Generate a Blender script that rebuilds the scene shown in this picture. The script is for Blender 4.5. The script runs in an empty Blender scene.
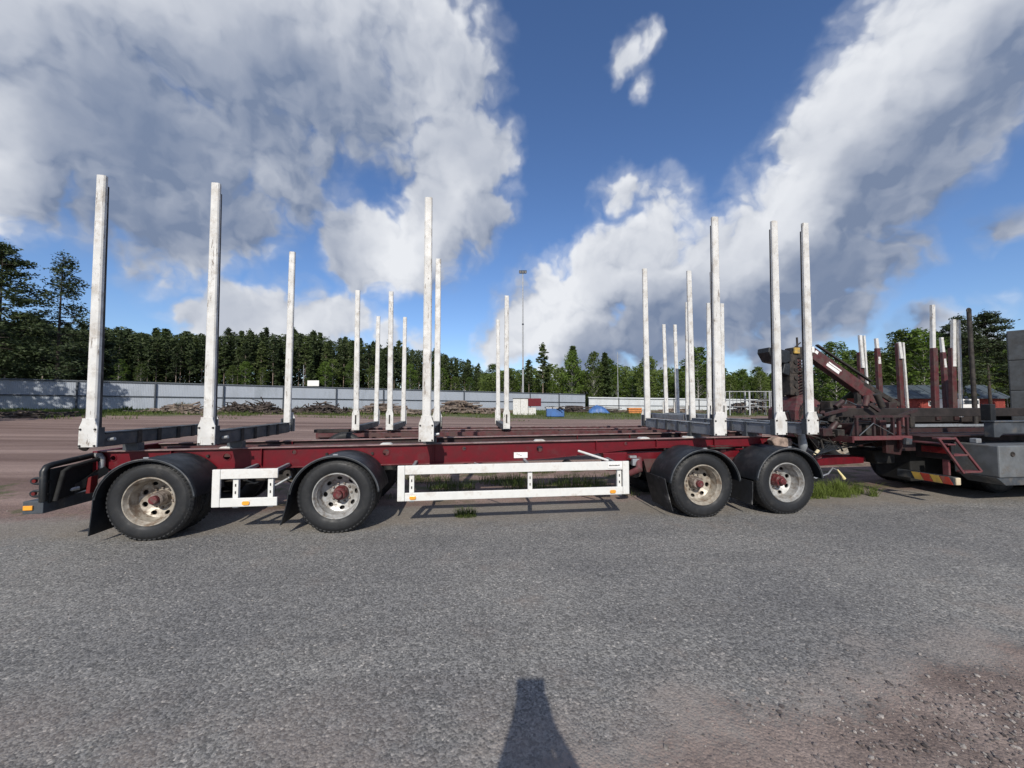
import bpy, math, random
from mathutils import Vector, Matrix, noise as mnoise
R = math.radians
rng = random.Random(7)
SC = bpy.context.scene
COL = SC.collection

# ------------------------------------------------------------------ camera
F = 385.0; HOR = 402.0; EYE = 1.78
PITCH = math.atan((HOR - 384) / F)
cd = bpy.data.cameras.new('camera'); cam = bpy.data.objects.new('camera', cd); COL.objects.link(cam)
cd.sensor_width = 36; cd.lens = 36 * F / 1024; cd.clip_start = 0.02; cd.clip_end = 6000
cam.location = (0, 0, EYE); cam.rotation_euler = (R(90) + PITCH, 0, 0)
SC.camera = cam
SC.cycles.max_bounces = 6; SC.cycles.diffuse_bounces = 3; SC.cycles.glossy_bounces = 2; SC.cycles.transmission_bounces = 2

# ------------------------------------------------------------------ sun and sky
SUN_EL = 34.6; SUN_AZ = 2.6            # light travels towards +Y, slightly to the right
sd = bpy.data.lights.new('sun', 'SUN'); sun = bpy.data.objects.new('sun', sd); COL.objects.link(sun)
sd.energy = 4.2; sd.angle = R(0.53); sd.color = (1.0, 0.94, 0.84)
ldir = Vector((math.sin(R(SUN_AZ)) * math.cos(R(SUN_EL)), math.cos(R(SUN_AZ)) * math.cos(R(SUN_EL)), -math.sin(R(SUN_EL))))
sun.rotation_euler = ldir.to_track_quat('-Z', 'Y').to_euler()
sun.location = (-2, -20, 20)
vs = SC.view_settings
vs.view_transform = 'Standard'; vs.look = 'None'; vs.gamma = 1; vs.use_curve_mapping = False; vs.exposure = 0.0


def ray(px, py):
    cx, cz = (px - 512) / F, -(py - 384) / F
    return Vector((cx, math.cos(PITCH) - cz * math.sin(PITCH), math.sin(PITCH) + cz * math.cos(PITCH)))


class NT:
    """small helper to write node trees"""
    def __init__(s, nt): s.nt = nt; s.n = nt.nodes; s.l = nt.links
    def set(s, sock, v):
        if isinstance(v, bpy.types.NodeSocket): s.l.new(v, sock)
        elif v is not None:
            if sock.type == 'RGBA' and not hasattr(v, '__len__'): v = (v, v, v, 1)
            if sock.type == 'RGBA' and len(v) == 3: v = (*v, 1)
            sock.default_value = v
    def math(s, op, a, b=None, c=None, clamp=False):
        n = s.n.new('ShaderNodeMath'); n.operation = op; n.use_clamp = clamp
        for i, v in enumerate((a, b, c)): s.set(n.inputs[i], v)
        return n.outputs[0]
    def vmath(s, op, a, b=None, out=0):
        n = s.n.new('ShaderNodeVectorMath'); n.operation = op
        s.set(n.inputs[0], a); s.set(n.inputs[1], b)
        return n.outputs[out]
    def noise(s, vec, scale, detail=4, rough=.5, out='Fac', dist=0, dim='3D'):
        n = s.n.new('ShaderNodeTexNoise'); n.noise_dimensions = dim; s.set(n.inputs['Vector'], vec)
        n.inputs['Scale'].default_value = scale; n.inputs['Detail'].default_value = detail
        n.inputs['Roughness'].default_value = rough; n.inputs['Distortion'].default_value = dist
        return n.outputs[out]
    def vor(s, vec, scale, out='Color', feature='F1'):
        n = s.n.new('ShaderNodeTexVoronoi'); n.feature = feature; s.set(n.inputs['Vector'], vec)
        n.inputs['Scale'].default_value = scale
        return n.outputs[out]
    def ss(s, v, a, b, lo=0., hi=1., kind='SMOOTHSTEP'):
        n = s.n.new('ShaderNodeMapRange'); n.interpolation_type = kind
        s.set(n.inputs[0], v)
        for i, q in enumerate((a, b, lo, hi)): s.set(n.inputs[i + 1], q)
        return n.outputs[0]
    def mix(s, fac, a, b, mode='MIX'):
        n = s.n.new('ShaderNodeMix'); n.data_type = 'RGBA'; n.blend_type = mode
        s.set(n.inputs[0], fac); s.set(n.inputs[6], a); s.set(n.inputs[7], b)
        return n.outputs[2]
    def comb(s, x, y, z):
        n = s.n.new('ShaderNodeCombineXYZ')
        for i, v in enumerate((x, y, z)): s.set(n.inputs[i], v)
        return n.outputs[0]
    def sep(s, v):
        n = s.n.new('ShaderNodeSeparateXYZ'); s.set(n.inputs[0], v); return n.outputs
    def bump(s, h, strength, dist, normal=None):
        n = s.n.new('ShaderNodeBump'); n.inputs['Strength'].default_value = strength
        n.inputs['Distance'].default_value = dist; s.set(n.inputs['Height'], h)
        if normal is not None: s.set(n.inputs['Normal'], normal)
        return n.outputs[0]


# clouds: soft blobs given as directions on the sky dome, broken up into billows by cellular noise
CLOUDS = [  # px, py, radius px, weight
    (20, 20, 120, 1.), (130, 20, 120, .95), (240, 30, 110, 1.), (340, 50, 100, .95), (420, 40, 80, .85), (455, 80, 55, .75), (50, 120, 90, 1.05), (20, 180, 60, .9),
    (150, 130, 95, 1.1), (250, 130, 80, .85), (380, 110, 60, .65), (175, 235, 70, .82), (120, 215, 56, .75), (245, 215, 52, .7), (290, 185, 56, .72), (40, 215, 40, .7),
    (465, 155, 50, 1.3), (450, 200, 52, 1.3), (425, 240, 48, 1.2), (370, 252, 44, 1.25), (480, 200, 36, 1.0), (338, 250, 24, .9), (410, 180, 34, .8),
    (225, 312, 36, 1.25), (265, 318, 40, 1.25), (305, 325, 40, 1.1), (195, 316, 26, 1.0), (345, 318, 34, .9), (250, 298, 22, 1.), (385, 340, 30, .6), (420, 350, 26, .5),
    (645, 42, 20, .72), (628, 62, 22, .8), (640, 84, 18, .7),
    (620, 200, 32, .8), (660, 210, 40, .85), (615, 240, 36, .8), (560, 300, 48, 1.2), (600, 290, 56, 1.2), (530, 320, 36, 1.15), (645, 265, 56, 1.05), (500, 345, 26, 1.0), (650, 320, 60, 1.1), (700, 310, 60, 1.1), (580, 345, 50, 1.),
    (720, 260, 50, 1.1), (755, 240, 50, 1.25), (790, 205, 56, 1.3), (830, 160, 62, 1.3), (865, 105, 66, 1.3), (905, 60, 76, 1.3), (955, 20, 90, 1.25), (1030, 0, 100, 1.2),
    (860, 200, 62, 1.1), (810, 260, 60, 1.05), (760, 300, 56, 1.), (910, 140, 70, 1.1), (965, 95, 70, 1.05), (1020, 70, 66, 1.), (850, 260, 54, 1.),
    (905, 245, 34, .85), (870, 275, 32, .7), (1005, 226, 30, .9), (930, 320, 24, .95), (905, 340, 26, .8), (770, 345, 44, .9), (825, 310, 44, .95), (1000, 300, 30, .5), (960, 345, 40, .7),
]
W = bpy.data.worlds.new('World'); SC.world = W; W.use_nodes = True
wt = W.node_tree
for n_ in list(wt.nodes): wt.nodes.remove(n_)
def stereo(px, py):
    d_ = ray(px, py).normalized(); return Vector((d_.x, d_.z, 0)) * (2 / (1 + d_.y))
def new_group(name, outs):
    cg = bpy.data.node_groups.new(name, 'ShaderNodeTree')
    cg.interface.new_socket('Vector', in_out='INPUT', socket_type='NodeSocketVector')
    for o_ in outs: cg.interface.new_socket(o_, in_out='OUTPUT', socket_type='NodeSocketFloat' if o_ == 'Value' else 'NodeSocketVector')
    return cg, NT(cg), cg.nodes.new('NodeGroupInput').outputs[0], cg.nodes.new('NodeGroupOutput').inputs
# where the clouds stand
def places(name, blobs):
    cg_base, g, dv, go = new_group(name, ['Value'])
    acc = None
    for i_, (px, py, r, w_) in blobs:
        c = stereo(px, py)
        rr = .5 * ((stereo(px + r, py) - c).length + (stereo(px, py + r) - c).length) * 1.86
        b = g.ss(g.vmath('DISTANCE', dv, tuple(c), out=1), 0., rr, w_ + (.14 if i_ < 16 else 0), 0.)
        acc = b if acc is None else g.math('SMOOTH_MAX', acc, b, .16)
    backf = g.ss(g.noise(dv, 2.1, 2, .5, dim='2D'), .40, .62, 0., 1.2)
    front = g.ss(g.vmath('LENGTH', dv, out=1), 1.55, 1.25)
    base = g.math('ADD', g.math('MULTIPLY', acc, front), g.math('MULTIPLY', backf, g.math('SUBTRACT', 1., front)))
    cg_base.links.new(base, go[0])
    return cg_base
cg_base = places('cloud_places', list(enumerate(CLOUDS)))
cg_big = places('cloud_places_large', [(i_, c_) for i_, c_ in enumerate(CLOUDS) if c_[2] >= 48])
# how they are broken into billows
cg_fine, g, dv, go = new_group('cloud_billows', ['Value'])
fin = g.math('MULTIPLY', g.math('SUBTRACT', g.noise(dv, 5.5, 6, .58, dim='2D'), .5), .85)
for (sc, amp) in ((8., .40), (17., .27), (37., .16)):
    v = cg_fine.nodes.new('ShaderNodeTexVoronoi'); v.feature = 'F1'; v.voronoi_dimensions = '2D'
    g.set(v.inputs['Vector'], dv); v.inputs['Scale'].default_value = sc
    fin = g.math('ADD', fin, g.math('MULTIPLY', g.math('SUBTRACT', .42, v.outputs['Distance']), amp))
cg_fine.links.new(fin, go[0])
w = NT(wt)
tc = wt.nodes.new('ShaderNodeTexCoord')
dx_, dy_, dz_ = w.sep(w.vmath('NORMALIZE', tc.outputs['Generated']))
kk_ = w.math('DIVIDE', 2., w.math('MAXIMUM', w.math('ADD', dy_, 1.), .02))
flat_ = w.comb(w.math('MULTIPLY', dx_, kk_), w.math('MULTIPLY', dz_, kk_), 0.)
wob = w.vmath('SUBTRACT', w.noise(flat_, 6., 4, .6, 'Color', dim='2D'), (.5, .5, .5))
wn = wt.nodes.new('ShaderNodeVectorMath'); wn.operation = 'SCALE'; w.set(wn.inputs[0], wob); wn.inputs[3].default_value = .10
dirn = w.vmath('ADD', flat_, wn.outputs[0])
def call(grp, off=None):
    n = wt.nodes.new('ShaderNodeGroup'); n.node_tree = grp
    w.l.new(dirn if off is None else w.vmath('ADD', dirn, off), n.inputs[0]); return n.outputs[0]
B0, BL = call(cg_base), call(cg_big, (-.09, .15, 0.))
F0, FS = call(cg_fine), call(cg_fine, (-.016, .022, 0.))
FL = w.math('MULTIPLY', w.math('SUBTRACT', w.noise(w.vmath('ADD', dirn, (-.05, .08, 0.)), 5.5, 2, .6, dim='2D'), .5), .6)
d0 = w.math('ADD', B0, w.math('MULTIPLY', F0, w.ss(B0, .10, .60, .15, 1.)))
dL = w.math('ADD', BL, FL)
core = w.ss(d0, .34, .74)
veil = w.math('MULTIPLY', w.ss(d0, .20, .60), .40)
mask = w.math('MAXIMUM', core, veil)
relief = w.math('MULTIPLY', w.math('SUBTRACT', F0, FS), w.ss(d0, .5, 1.3, .95, .22))
shadeL = w.ss(dL, .15, 1.20, .34, -.36)              # little cloud above and left of this spot: lit; much: in its own shade
shade = w.math('ADD', w.math('ADD', relief, shadeL), .40)
shade = w.math('SUBTRACT', shade, w.math('MULTIPLY', w.ss(d0, .9, 1.8), .10))
shade = w.math('ADD', shade, w.math('MULTIPLY', w.ss(d0, .75, .45), .12))
for (px, py, r, k_) in ((462, 160, 95, .42), (380, 245, 70, .34), (250, 305, 90, .40), (545, 305, 90, .28), (880, 60, 120, .16), (780, 200, 70, .16)):   # brightness added by hand to give these clouds sunlit tops
    c = stereo(px, py); rr = (stereo(px + r, py) - c).length
    shade = w.math('ADD', shade, w.ss(w.vmath('DISTANCE', dirn, tuple(c), out=1), .15 * rr, rr, k_, 0.))
shade = w.ss(shade, .0, 1.0, kind='LINEAR')
CW, CG = (7.5, 7.7, 8.1), (1.75, 2.25, 3.35)
ccol = w.mix(shade, CG, CW)
sky = wt.nodes.new('ShaderNodeTexSky'); sky.sky_type = 'NISHITA'; sky.sun_disc = False
sky.sun_elevation = R(SUN_EL); sky.sun_rotation = R(180); sky.altitude = 100
sky.air_density = 1.0; sky.dust_density = .6; sky.ozone_density = 2.6
hs = wt.nodes.new('ShaderNodeHueSaturation'); hs.inputs['Saturation'].default_value = 1.06; w.l.new(sky.outputs[0], hs.inputs['Color'])
skyc = w.mix(1., hs.outputs[0], (.95, 1.04, 1.24), 'MULTIPLY')
col = w.mix(mask, skyc, ccol)
bg = wt.nodes.new('ShaderNodeBackground'); bg.inputs[1].default_value = .11
wo = wt.nodes.new('ShaderNodeOutputWorld')
w.l.new(col, bg.inputs[0]); w.l.new(bg.outputs[0], wo.inputs[0])
W.cycles.sampling_method = 'MANUAL'; W.cycles.sample_map_resolution = 512

# ------------------------------------------------------------------ places
YAW = R(7.5); DN = 5.5                     # near side plane of the trailer: DN metres from the camera
U = Vector((math.cos(YAW), math.sin(YAW), 0)); V = Vector((-math.sin(YAW), math.cos(YAW), 0))
TR_ORIGIN = V * DN                         # trailer local x = along, y = away from camera, z = up


def sd_px(px, dd):
    """along-trailer coordinate of the point seen at px on the vertical plane dd metres away"""
    k = (px - 512) / F
    Y = dd / (math.cos(YAW) - math.sin(YAW) * k); X = k * Y
    return X * U.x + Y * U.y, Y


def z_at(py, Y): return EYE + Y * math.tan(math.atan((384 - py) / F) + PITCH)
def ss(a, b, x):
    t = max(0., min(1., (x - a) / (b - a))); return t * t * (3 - 2 * t)
def fence_y(x): return 35 + 33 * max(-.5, min(1.6, (x + 46.5) / 59.4))
def gz(x, y):
    if y < 8: return 0.
    k = max(0., min(1.25, (x + 46.5) / 59.4))
    zb = .96 - .77 * k
    r = y / fence_y(x)
    return ss(.34, 1.0, r) * zb + ss(1.45, 4., r) * 5.
def at(px, Y): return (px - 512) / F * Y


# ------------------------------------------------------------------ mesh helper
class MB:
    def __init__(s): s.v = []; s.f = []
    def add(s, vs_, fs_):
        b = len(s.v); s.v += [tuple(q) for q in vs_]; s.f += [tuple(b + i for i in f) for f in fs_]; return s
    def box(s, x0, x1, y0, y1, z0, z1):
        return s.add([(x0, y0, z0), (x1, y0, z0), (x1, y1, z0), (x0, y1, z0), (x0, y0, z1), (x1, y0, z1), (x1, y1, z1), (x0, y1, z1)],
                     [(0, 3, 2, 1), (4, 5, 6, 7), (0, 1, 5, 4), (1, 2, 6, 5), (2, 3, 7, 6), (3, 0, 4, 7)])
    def bar(s, p0, p1, wx, wz, up=(0, 0, 1)):
        p0, p1 = Vector(p0), Vector(p1); d = (p1 - p0).normalized(); up = Vector(up)
        a = d.cross(up)
        if a.length < 1e-4: a = Vector((1, 0, 0))
        a.normalize(); b = a.cross(d).normalized()
        a *= wx / 2; b *= wz / 2
        vs_ = [p0 - a - b, p0 + a - b, p0 + a + b, p0 - a + b, p1 - a - b, p1 + a - b, p1 + a + b, p1 - a + b]
        return s.add(vs_, [(0, 1, 2, 3), (7, 6, 5, 4), (0, 4, 5, 1), (1, 5, 6, 2), (2, 6, 7, 3), (3, 7, 4, 0)])
    def prism(s, poly, y0, y1):
        """poly in x,z (counter-clockwise seen from -y), extruded in y"""
        n = len(poly)
        vs_ = [(x, y0, z) for x, z in poly] + [(x, y1, z) for x, z in poly]
        return s.add(vs_, [tuple(range(n)), tuple(range(2 * n - 1, n - 1, -1))] + [(i, n + i, n + (i + 1) % n, (i + 1) % n) for i in range(n)])
    def tube(s, pts, r, n=8, cap=True):
        pts = [Vector(p) for p in pts]; rs = r if hasattr(r, '__len__') else [r] * len(pts)
        b = len(s.v); prev = None
        for i, p in enumerate(pts):
            d = (pts[min(i + 1, len(pts) - 1)] - pts[max(i - 1, 0)])
            d = d.normalized() if d.length > 1e-9 else Vector((0, 0, 1))
            if prev is None:
                a = d.orthogonal().normalized()
            else:
                a = prev - d * prev.dot(d)
                a = a.normalized() if a.length > 1e-6 else d.orthogonal().normalized()
            prev = a; c = d.cross(a)
            for k in range(n):
                t = 2 * math.pi * k / n
                s.v.append(tuple(p + (a * math.cos(t) + c * math.sin(t)) * rs[i]))
        for i in range(len(pts) - 1):
            for k in range(n):
                k2 = (k + 1) % n
                s.f.append((b + i * n + k, b + i * n + k2, b + (i + 1) * n + k2, b + (i + 1) * n + k))
        if cap:
            s.f.append(tuple(b + k for k in range(n - 1, -1, -1)))
            s.f.append(tuple(b + (len(pts) - 1) * n + k for k in range(n)))
        return s
    def lathe(s, prof, n=48, cx=0., cz=0.):
        """prof of (y, r) turned round the y axis"""
        b = len(s.v)
        for (y, r) in prof:
            for k in range(n):
                t = 2 * math.pi * k / n
                s.v.append((cx + r * math.cos(t), y, cz + r * math.sin(t)))
        for i in range(len(prof) - 1):
            for k in range(n):
                k2 = (k + 1) % n
                s.f.append((b + i * n + k, b + (i + 1) * n + k, b + (i + 1) * n + k2, b + i * n + k2))
        return s
    def disc(s, y, r, n=32, cx=0., cz=0.):
        b = len(s.v)
        s.v += [(cx + r * math.cos(2 * math.pi * k / n), y, cz + r * math.sin(2 * math.pi * k / n)) for k in range(n)]
        s.f.append(tuple(b + k for k in range(n))); return s
    def build(s, name, mat, parent=None, smooth=None, bevel=0, loc=None):
        me = bpy.data.meshes.new(name); me.from_pydata(s.v, [], s.f); me.update()
        me.materials.append(mat)
        if smooth is not None:
            me.polygons.foreach_set('use_smooth', [True] * len(me.polygons))
            if smooth > 0: me.set_sharp_from_angle(angle=R(smooth))
        o = bpy.data.objects.new(name, me); COL.objects.link(o)
        if parent: o.parent = parent
        if loc is not None: o.location = loc
        if bevel:
            m = o.modifiers.new('bevel', 'BEVEL'); m.width = bevel; m.segments = 2; m.limit_method = 'ANGLE'; m.angle_limit = R(40)
        return o


def tag(o, label=None, cat=None, group=None, kind=None):
    if label: o['label'] = label
    if cat: o['category'] = cat
    if group: o['group'] = group
    if kind: o['kind'] = kind
    return o
def empty(name, loc=(0, 0, 0), rz=0, parent=None):
    o = bpy.data.objects.new(name, None); COL.objects.link(o); o.location = loc; o.rotation_euler = (0, 0, rz)
    o.empty_display_size = .2
    if parent: o.parent = parent
    return o
def copy_tree(o, parent=None):
    c = o.copy(); COL.objects.link(c); c.parent = parent
    for ch in list(o.children): copy_tree(ch, c)
    return c
def inst(src, parent, loc, rz=None, scale=None):
    c = copy_tree(src, parent); c.location = loc
    if rz is not None: c.rotation_euler = (0, 0, rz)
    if scale is not None: c.scale = scale
    return c


# ------------------------------------------------------------------ materials
def mat(name, col, rough=.5, metal=0., var=.12, vs_=6., dirt=None, bump=0., bs=60., spec=.5, wear=None, coat=0.):
    m = bpy.data.materials.new(name); m.use_nodes = True; t = NT(m.node_tree)
    p = m.node_tree.nodes['Principled BSDF']
    tcn = m.node_tree.nodes.new('ShaderNodeTexCoord'); oi = m.node_tree.nodes.new('ShaderNodeObjectInfo')
    oc = t.vmath('ADD', tcn.outputs['Object'], t.vmath('MULTIPLY', t.comb(oi.outputs['Random'], oi.outputs['Random'], oi.outputs['Random']), (37., 91., 53.)))
    n1 = t.noise(oc, vs_, 6, .6)
    dark = tuple(c * (1 - 1.6 * var) for c in col); lite = tuple(min(1, c * (1 + 1.2 * var)) for c in col)
    c = t.mix(t.ss(n1, .3, .7), dark, lite)
    rgh = t.ss(n1, .3, .7, min(1, rough + .1), max(0.04, rough - .08))
    if dirt:       # (colour, amount 0..1, scale)
        n2 = t.noise(oc, dirt[2], 8, .68)
        fac = t.ss(n2, .62 - dirt[1] * .35, .72 - dirt[1] * .12)
        c = t.mix(t.math('MULTIPLY', fac, .85), c, dirt[0]); rgh = t.math('MAXIMUM', rgh, t.math('MULTIPLY', fac, .85))
    if wear:       # (colour, amount, scale): chips and scratches
        sv = t.vmath('MULTIPLY', oc, (1, 1, .16))
        n3 = t.noise(sv, wear[2], 10, .75)
        fac = t.ss(n3, .70 - wear[1] * .25, .73 - wear[1] * .25)
        c = t.mix(fac, c, wear[0])
    t.set(p.inputs['Base Color'], c); t.set(p.inputs['Roughness'], rgh)
    p.inputs['Metallic'].default_value = metal; p.inputs['Specular IOR Level'].default_value = spec
    p.inputs['Coat Weight'].default_value = coat
    if bump: t.set(p.inputs['Normal'], t.bump(t.noise(oc, bs, 5, .6), bump, .004))
    return m


M = {}
DUST = (.20, .155, .125)
M['red'] = mat('red_paint', (.118, .0065, .0125), .40, spec=.35, var=.14, dirt=((.095, .016, .020), .25, 5.), bump=.08, bs=40, wear=((.09, .06, .05), .10, 22.))
M['red_old'] = mat('old_red_paint', (.085, .016, .019), .6, var=.25, dirt=((.075, .050, .045), .7, 4.), bump=.15, wear=((.06, .045, .04), .3, 14.))
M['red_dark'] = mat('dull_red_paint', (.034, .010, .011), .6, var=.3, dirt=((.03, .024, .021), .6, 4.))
M['white'] = mat('white_guard_paint', (.68, .68, .655), .5, var=.05, dirt=((.54, .51, .47), .30, 6.), wear=((.42, .40, .36), .06, 20.))
M['stake'] = mat('weathered_white_stake_paint', (.63, .625, .605), .55, var=.08, vs_=5., dirt=((.44, .41, .37), .42, 6.), wear=((.22, .19, .165), .46, 24.), bump=.25, bs=70)
M['stake_back'] = mat('dark_stake_sides', (.045, .042, .045), .7, var=.3, dirt=((.10, .085, .075), .3, 6.))
M['flange'] = mat('dusty_sunlit_red_flange', (.21, .125, .12), .65, var=.2, dirt=((.26, .21, .19), .45, 5.))  # dusty red, lightened so the colour carries the sunlit edge
M['container'] = mat('mid_grey_sheet', (.048, .054, .060), .6, var=.2, dirt=((.04, .042, .044), .4, 2.))
M['side_box'] = mat('brushed_grey_box', (.17, .182, .19), .45, metal=.3, var=.2, vs_=3., dirt=((.13, .12, .11), .4, 4.))
M['alu'] = mat('dull_aluminium', (.42, .44, .46), .42, metal=.55, var=.12, dirt=((.22, .21, .20), .4, 4.))
M['bolster'] = mat('dark_grey_steel', (.060, .069, .080), .5, metal=.1, var=.2, dirt=((.13, .115, .10), .35, 5.), wear=((.2, .19, .18), .12, 15.))
M['bolster_light'] = mat('light_grey_steel', (.27, .29, .31), .5, metal=.25, var=.15, dirt=((.16, .14, .12), .35, 5.), wear=((.08, .06, .05), .15, 12.))
M['black'] = mat('black_plastic', (.012, .015, .019), .5, var=.25, dirt=((.030, .031, .033), .30, 6.), bump=.1)
M['black_steel'] = mat('black_steel', (.009, .010, .011), .4, var=.3, dirt=((.05, .042, .036), .3, 6.))
M['void'] = mat('black_parts_and_shade', (.007, .007, .007), .8, var=.3)  # black parts, and the shade under the truck put into the colour
M['under'] = mat('dirty_underbody', (.022, .019, .017), .75, var=.3, dirt=((.06, .048, .04), .5, 5.))
M['tyre'] = mat('tyre_rubber', (.012, .013, .015), .6, var=.15, vs_=10, dirt=((.030, .029, .028), .30, 5.), bump=.25, bs=90)
M['rim'] = mat('wheel_steel_paint', (.38, .345, .29), .45, metal=.15, var=.16, vs_=14, dirt=((.15, .10, .065), .52, 9.))  # base and dirt darkened to carry the shade inside the deep rim
M['rim_grey'] = mat('silver_wheel_paint', (.40, .40, .39), .4, metal=.25, var=.14, vs_=14, dirt=((.17, .14, .11), .45, 10.))
M['hub'] = mat('red_hub_paint', (.11, .016, .019), .55, var=.25, vs_=20, dirt=((.12, .085, .075), .40, 14.))
M['hub_grey'] = mat('greasy_hub', (.20, .17, .15), .6, var=.3, vs_=20, dirt=((.07, .05, .04), .5, 14.))
M['amber'] = mat('amber_reflector', (.85, .36, .04), .22, var=.08, coat=.5)
M['lamp_red'] = mat('red_lamp_lens', (.13, .012, .012), .2, var=.1, coat=.5)
M['highlight'] = mat('guard_edge_highlight', (.085, .092, .10), .4, var=.3, vs_=4., dirt=((.16, .15, .14), .4, 8.))  # lighter grey that stands for the highlight along the mudguard edge
M['flap'] = mat('scuffed_mud_flap', (.020, .021, .024), .6, var=.2, dirt=((.22, .21, .20), .18, 4.5), bump=.1)
M['label'] = mat('white_label', (.80, .79, .77), .5, var=.03)
M['ink'] = mat('dark_print', (.05, .05, .05), .6, var=.05)
M['galv'] = mat('galvanised_sheet', (.36, .395, .45), .55, metal=.1, var=.08, vs_=.5, dirt=((.28, .31, .35), .35, .5))
M['galv_light'] = mat('pale_galvanised_sheet', (.62, .64, .66), .5, metal=.1, var=.06, vs_=.8, dirt=((.5, .52, .54), .3, .9))
M['post'] = mat('grey_steel_post', (.050, .060, .075), .55, metal=.2, var=.15)
M['lamp_grey'] = mat('grey_mast', (.40, .41, .42), .5, metal=.2, var=.1)
M['wood'] = mat('weathered_wood', (.16, .12, .095), .9, var=.35, vs_=2., dirt=((.28, .24, .2), .5, 1.5))
M['wood_dark'] = mat('dark_rotten_wood', (.055, .042, .036), .9, var=.4, vs_=2., dirt=((.20, .16, .13), .35, 1.5))
M['beam_brown'] = mat('dark_brown_beam', (.014, .010, .009), .75, var=.35, vs_=3, dirt=((.028, .021, .018), .4, 3.))
M['stone'] = mat('pale_gravel_stone', (.26, .235, .215), .9, var=.4, vs_=12)
M['stone_dark'] = mat('dark_gravel_stone', (.13, .11, .105), .9, var=.4, vs_=12)
M['blue'] = mat('blue_plastic', (.05, .13, .33), .5, var=.15, vs_=1.)
M['yellow'] = mat('yellow_stripe', (.52, .34, .07), .5, var=.15, dirt=((.25, .2, .12), .4, 8.))
M['redstripe'] = mat('red_stripe', (.42, .05, .03), .5, var=.15, dirt=((.25, .15, .1), .4, 8.))
M['orange'] = mat('orange_crate', (.55, .20, .05), .6, var=.15)
M['roof'] = mat('dark_sheet_roof', (.06, .075, .085), .5, var=.15, vs_=1.)
M['barn'] = mat('falu_red_boards', (.22, .035, .025), .8, var=.15, vs_=1.5)
M['glass'] = mat('window_glass', (.03, .04, .05), .08, var=.05)
M['pink'] = mat('faded_red_frame', (.15, .040, .045), .6, var=.25, dirt=((.07, .045, .04), .5, 6.))
M['skin'] = mat('skin', (.45, .27, .2), .5, var=.05)
M['cloth'] = mat('dark_jacket', (.03, .035, .05), .9, var=.2)


def leaf_mat(name, col, var=.35, trans=.25):
    m = bpy.data.materials.new(name); m.use_nodes = True; t = NT(m.node_tree)
    p = m.node_tree.nodes['Principled BSDF']; out = m.node_tree.nodes['Material Output']
    oi = m.node_tree.nodes.new('ShaderNodeObjectInfo')
    ge = m.node_tree.nodes.new('ShaderNodeNewGeometry')
    n1 = t.noise(ge.outputs['Position'], .55, 4, .6)
    v = t.math('ADD', t.math('MULTIPLY', n1, .6), t.math('MULTIPLY', oi.outputs['Random'], .4))
    v2 = t.math('ADD', v, t.math('MULTIPLY', t.math('SUBTRACT', ge.outputs['Random Per Island'], .5), .35))
    dark = tuple(c * (1 - var) for c in col); lite = (col[0] * (1 + var * 1.3), col[1] * (1 + var), col[2] * (1 + var * .5))
    c = t.mix(t.ss(v2, .2, .8), dark, lite)
    t.set(p.inputs['Base Color'], c); p.inputs['Roughness'].default_value = .6; p.inputs['Specular IOR Level'].default_value = .3
    tr = m.node_tree.nodes.new('ShaderNodeBsdfTranslucent'); t.set(tr.inputs[0], c)
    mx = m.node_tree.nodes.new('ShaderNodeMixShader'); mx.inputs[0].default_value = trans
    t.l.new(p.outputs[0], mx.inputs[1]); t.l.new(tr.outputs[0], mx.inputs[2]); t.l.new(mx.outputs[0], out.inputs[0])
    return m


M['needle'] = leaf_mat('pine_needles', (.066, .094, .034), trans=.2)
M['needle_dark'] = leaf_mat('dark_pine_needles', (.044, .066, .028), trans=.15)
M['spruce'] = leaf_mat('spruce_needles', (.052, .080, .030), trans=.16)
M['birch'] = leaf_mat('birch_leaves', (.090, .132, .034), trans=.32)
M['birch_b'] = leaf_mat('bright_birch_leaves', (.092, .152, .030), trans=.35)
M['grass'] = leaf_mat('grass_blades', (.125, .175, .045), trans=.4)
M['bark'] = mat('pine_bark', (.24, .19, .155), .9, var=.3, vs_=1.5)
M['bark_dark'] = mat('dark_bark', (.045, .035, .028), .9, var=.3, vs_=1.5)
M['bark_birch'] = mat('birch_bark', (.42, .40, .37), .8, var=.2, vs_=1.5, dirt=((.08, .07, .06), .35, 2.))


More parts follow.
